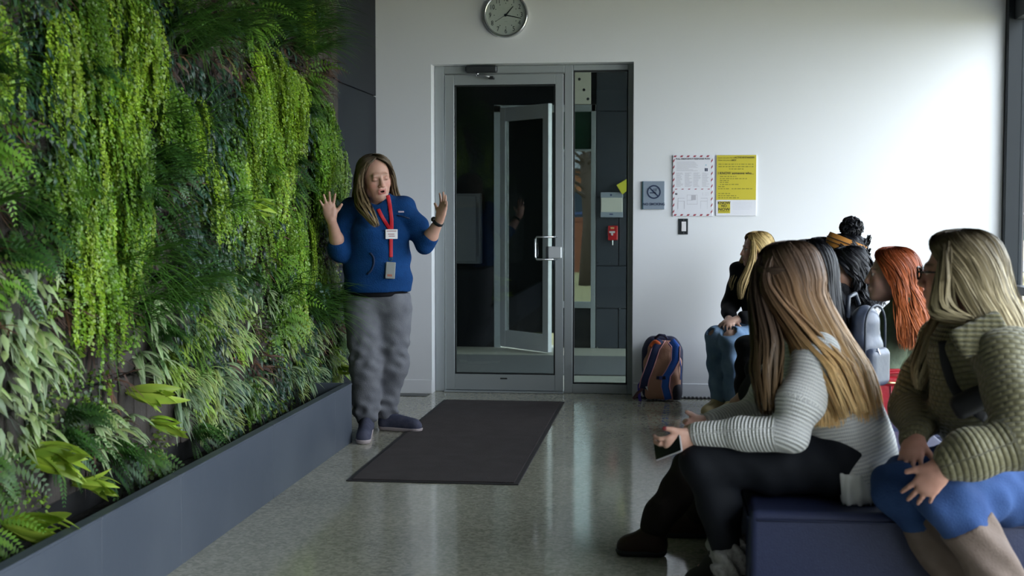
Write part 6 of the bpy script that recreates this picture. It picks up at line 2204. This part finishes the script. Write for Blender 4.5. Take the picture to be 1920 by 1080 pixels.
# cross-body strap and small bag
cb = tag(empty('crossbody_bag', P(1815, 740, 4.3)), 'small dark crossbody bag and strap over the olive jacket', 'bag')
M_STRAPD = mat('dark_webbing', (.018, .018, .02), .7)
pts = [q for q in (surf([VQ], a, b, .008, 3.4, 5.2) for a, b in ((1768, 640), (1772, 675), (1782, 710), (1797, 740), (1822, 765), (1850, 785))) if q is not None]
if len(pts) > 2:
    keep(MB().tube(list(spline(np.array(pts), np.linspace(0, 1, 20))), .016, 8, flat=((-.3, -1, .2), .2)).build('strap', M_STRAPD, smooth=True), cb)
bgp = surf([VQ], 1822, 752, .006, 3.4, 5.2)
if bgp is not None:
    V = Vol(bgp - .12, bgp + .12, .006)
    V.rbox(bgp, (.065, .028, .038), .02, np.array(Matrix.Rotation(.5, 3, 'Y')))
    solid('pouch', V, M_STRAPD, cb)

# ------------------------------------------------------------------ the rest of the seated audience
BLACK = [(0, (.006, .006, .008)), (1, (.014, .014, .018))]
def straight_hair(stops, ln, n=900, seed=3, spread=.12, wave=.004, w=.0045, wfreq=10):
    def fn(c, A, s):
        R2 = STD_RINGS[:]
        for k in range(1, 4):
            R2.append((0, -.030 - .012 * k, -.055 - ln * k / 3, .098 + spread * .25 * k, .10 - .004 * k, 84 + 4 * k))
        return [hair_tube(c, A, s, R2, n, stops, seed, w, wave=wave, wfreq=wfreq)]
    return fn
M_BRNPANT = cloth('dark_brown_trousers', (.020, .015, .012), .85)
M_BRNSHOE = cloth('brown_leather_boot', (.035, .020, .014), .45)
# person in brown trousers, behind the white sweater
J = seated(.60, 5.58, .45, math.radians(172), .10)
J['knL'], J['anL'] = P(1296, 885, 5.42), P(1228, 1003, 5.42)
J['knR'], J['anR'] = P(1340, 870, 5.74), P(1312, 985, 5.76)
J['toeL'] = np.array([J['anL'][0] - .16, J['anL'][1], .03])
J['toeR'] = np.array([J['anR'][0] - .17, J['anR'][1], .03])
generic_person('seated person with straight black hair, brown trousers and brown boots behind the white sweater', J, (P(1512, 511, 5.66), math.radians(140), -.05, 0, 1.05), (.40, .22, .15), cloth('charcoal_top', (.006, .006, .008)), M_BRNPANT, M_BRNSHOE, straight_hair(BLACK, .32, 1300, 41), g=1.06, sole_m=M_BLACKGASKET)
# red-haired person
xr = float(P(1690, 700, 6.62)[0])
RED = [(0, (.15, .030, .010)), (.4, (.27, .062, .018)), (1, (.40, .115, .038))]
def red_hair(c, A, s):
    R2 = STD_RINGS[:] + [(0, -.04, -.11, .125, .125, 76), (0, -.055, -.18, .17, .15, 78), (0, -.065, -.25, .20, .16, 82), (0, -.07, -.31, .20, .15, 86)]
    return [hair_tube(c, A, s, R2, 3400, RED, 51, .0032, m=20, wave=.016, wfreq=17, frizz=.008, endj=.15)]
generic_person('seated person with long wavy red hair and sage green jacket', seated(xr + .03, 6.64, .45, math.radians(165), .0, tall=.88), (P(1672, 516, 6.56), math.radians(172), 0, 0, 1.06), (.50, .30, .23), cloth('sage_jacket', (.125, .165, .105), .7, noise=(9, .8, (.04, .06, .045)), bump=(40, .4)), cloth('dark_jeans', (.02, .025, .04)), M_BLACKGASKET, red_hair, g=1.05)
# person with wavy black hair and fur collar
x6 = float(P(1592, 700, 7.28)[0])
def curly(c, A, s):
    R2 = STD_RINGS[:] + [(0, -.035, -.10, .12, .115, 78), (0, -.04, -.15, .135, .12, 84), (0, -.045, -.20, .125, .11, 90)]
    return [hair_tube(c, A, s, R2, 1300, BLACK, 61, .005, wave=.022, wfreq=22, frizz=.012, endj=.25)]
def fluffy(root, J, c, A, s):
    V = Vol(J['neck'] - .24, J['neck'] + .2, .007)
    V.cone(J['neck'] - UP * .02 + J['r'] * .08, J['neck'] - UP * .02 - J['r'] * .08, .085, .085, .02)
    V.ripple(.022, [(90, 60, 70), (60, 110, 50), (120, 40, 100)], 4)
    solid('fur_collar', V, mat('black_fur', (.008, .008, .011), .95, bump=(70, 1.0)), root)
generic_person('seated person with wavy black hair and black fur collared jacket', seated(x6 - .02, 7.28, .45, math.radians(160), .03, tall=.84), (P(1588, 508, 7.24), math.radians(-168), -.12, 0, 1.0), (.34, .185, .12), cloth('black_fleece_jacket', (.008, .009, .013), .95, bump=(60, .8)), cloth('black_trousers', (.01, .01, .012)), M_BLACKGASKET, curly, extra=fluffy)
# person with mustard headband and curly bun
x5 = float(P(1588, 700, 7.95)[0])
def bun_hair(c, A, s):
    L_ = lambda x, y, z: c + s * (A.T @ np.array([x, y, z]))
    R2 = [(0, -.010, .118, .006, .006, 0), (0, -.010, .112, .045, .055, 0), (0, -.012, .088, .074, .090, 28), (0, -.015, .045, .084, .104, 60), (0, -.020, .000, .088, .104, 78), (0, -.026, -.045, .080, .092, 95)]
    parts = [hair_tube(c, A, s, R2, 700, BLACK, 71, .0045, wave=.006, wfreq=20)]
    r = np.random.default_rng(3)
    bc = np.array([0, -.045, .150])
    for k in range(70):
        d = nrm_(r.normal(0, 1, 3))
        p = bc + d * np.array([.045, .045, .042])
        e = nrm_(np.cross(d, r.normal(0, 1, 3)))
        pts = [L_(*(p + e * .03 * math.cos(a) + np.cross(d, e) * .03 * math.sin(a) + d * .012 * math.sin(2 * a))) for a in np.linspace(0, 5, 7)]
        parts.append(hair_lock(pts, [.007] * 7, 12, BLACK, k, .003, endj=.3))
    for k in range(26):
        p = np.array([r.uniform(-.03, .05), -.10 - r.uniform(0, .035), .02 + r.uniform(-.03, .09)])
        pts = [L_(*(p + np.array([.015 * math.sin(3 * u + k), -.012 * math.cos(3 * u), -.05 * u])) ) for u in np.linspace(0, 1.6, 6)]
        parts.append(hair_lock(pts, [.008] * 6, 10, BLACK, 100 + k, .003, endj=.3))
    return parts
def headband(root, J, c, A, s):
    hb2 = tag(empty('headband', c), 'mustard orange patterned headband around the dark curly bun', 'headband')
    L_ = lambda x, y, z: c + s * (A.T @ np.array([x, y, z]))
    n_, V_, F_ = 48, [], []
    for i in range(n_):
        a = 2 * math.pi * i / n_
        y = .106 * math.cos(a)
        for j in range(5):
            t_ = (j - 2) / 2 * .034
            rr_ = 1.02 - .08 * abs(j - 2) / 2
            zc = .052 + .45 * y * 1.0
            V_.append(L_(.087 * math.sin(a) * rr_, -.014 + y * rr_ - .4 * t_, zc + t_))
    for i in range(n_):
        for j in range(4):
            k2 = (i + 1) % n_
            F_.append((i * 5 + j, i * 5 + j + 1, k2 * 5 + j + 1, k2 * 5 + j))
    keep(MB().add(V_, F_).build('band', mat('mustard_cloth', (.42, .17, .025), .8), smooth=True), hb2)
    for j, off in ((1, .010), (3, -.010)):
        q = [L_(.0895 * math.sin(a) * 1.005, -.014 + .1085 * math.cos(a) + .4 * off, .052 + .45 * .106 * math.cos(a) - off) for a in np.linspace(0, 2 * math.pi, 40)]
        keep(MB().tube(q, .0028, 5, False).build('dark_stripe', mat('dark_stripe', (.03, .015, .01), .8)), hb2)
generic_person('seated person with dark curly bun behind the wavy black-haired one', seated(x5, 7.95, .45, math.radians(160), .03, tall=.92), (P(1583, 478, 7.92), math.radians(178), -.05, 0, 1.04), (.20, .105, .065), cloth('rust_top', (.05, .02, .012)), cloth('black_trousers'), M_BLACKGASKET, bun_hair, extra=headband)
x8 = float(P(1536, 700, 8.62)[0])
generic_person('seated person with black hair beside the headband wearer', seated(x8, 8.62, .45, math.radians(160), .03, tall=.95), (P(1537, 484, 8.60), math.radians(165), 0, 0, 1.02), (.35, .2, .14), cloth('slate_top', (.03, .035, .045)), cloth('black_trousers'), M_BLACKGASKET, straight_hair(BLACK, .14, 700, 81), h=.009)
x10 = float(P(1768, 700, 7.4)[0])
generic_person('seated person with dark hair and plum top beyond the red-haired one', seated(x10, 7.4, .45, math.radians(100), .0, tall=.80), (P(1757, 541, 7.38), math.radians(170), 0, 0, 1.0), (.40, .22, .16), cloth('plum_top', (.05, .012, .03)), cloth('black_trousers'), M_BLACKGASKET, straight_hair([(0, (.02, .012, .010)), (1, (.04, .02, .016))], .14, 700, 91), h=.009)
# blonde person in ripped jeans by the wall
J = seated(.66, 9.56, .45, math.pi + .85, .04, spread=-.02, shin=-.03, tall=.98)
J['wrR'] = J['pel'] + J['f'] * .33 + J['r'] * .035 + UP * .11
J['wrL'] = J['pel'] + J['f'] * .33 - J['r'] * .035 + UP * .12
def blonde_hair(c, A, s):
    R2 = STD_RINGS[:] + [(0, -.02, -.12, .115, .125, 66), (0, -.01, -.20, .15, .15, 56), (0, -.0, -.30, .16, .16, 50), (0, -.0, -.36, .14, .15, 48)]
    st = [(0, (.26, .18, .07)), (.35, (.50, .36, .15)), (1, (.45, .33, .17))]
    L_ = lambda x, y, z: c + s * (A.T @ np.array([x, y, z]))
    out = [hair_tube(c, A, s, R2, 2200, st, 95, .0032, wave=.005)]
    for q in (-1, 1):
        out.append(hair_lock([L_(0, .03, .122), L_(q * .07, .045, .07), L_(q * .092, .05, -.02), L_(q * .105, .085, -.13), L_(q * .11, .14, -.24), L_(q * .10, .15, -.34)], [.004, .012, .02, .032, .034, .014], 420, st, 96 + q, .003, wave=.005))
    return out
rips = [(J['knL'] + J['f'] * .03 + UP * .055, (.060, .060, .045)), (J['knR'] + J['f'] * .045 + UP * .035, (.035, .035, .03))]
generic_person('seated blonde person in black sweater and ripped light jeans by the white wall', J, (P(1419, 468, 9.52), math.pi + .22, -.02, 0, 1.0), (.58, .36, .28), cloth('black_sweater', (.006, .006, .008)), cloth('light_denim', (.20, .30, .44), .9, noise=(10, .8, (.08, .14, .26))), cloth('cream_trainer', (.52, .42, .24), .6), blonde_hair, sole_m=mat('white_sole', (.6, .6, .58), .6), h=.007, rips=rips, sleeve=.86)
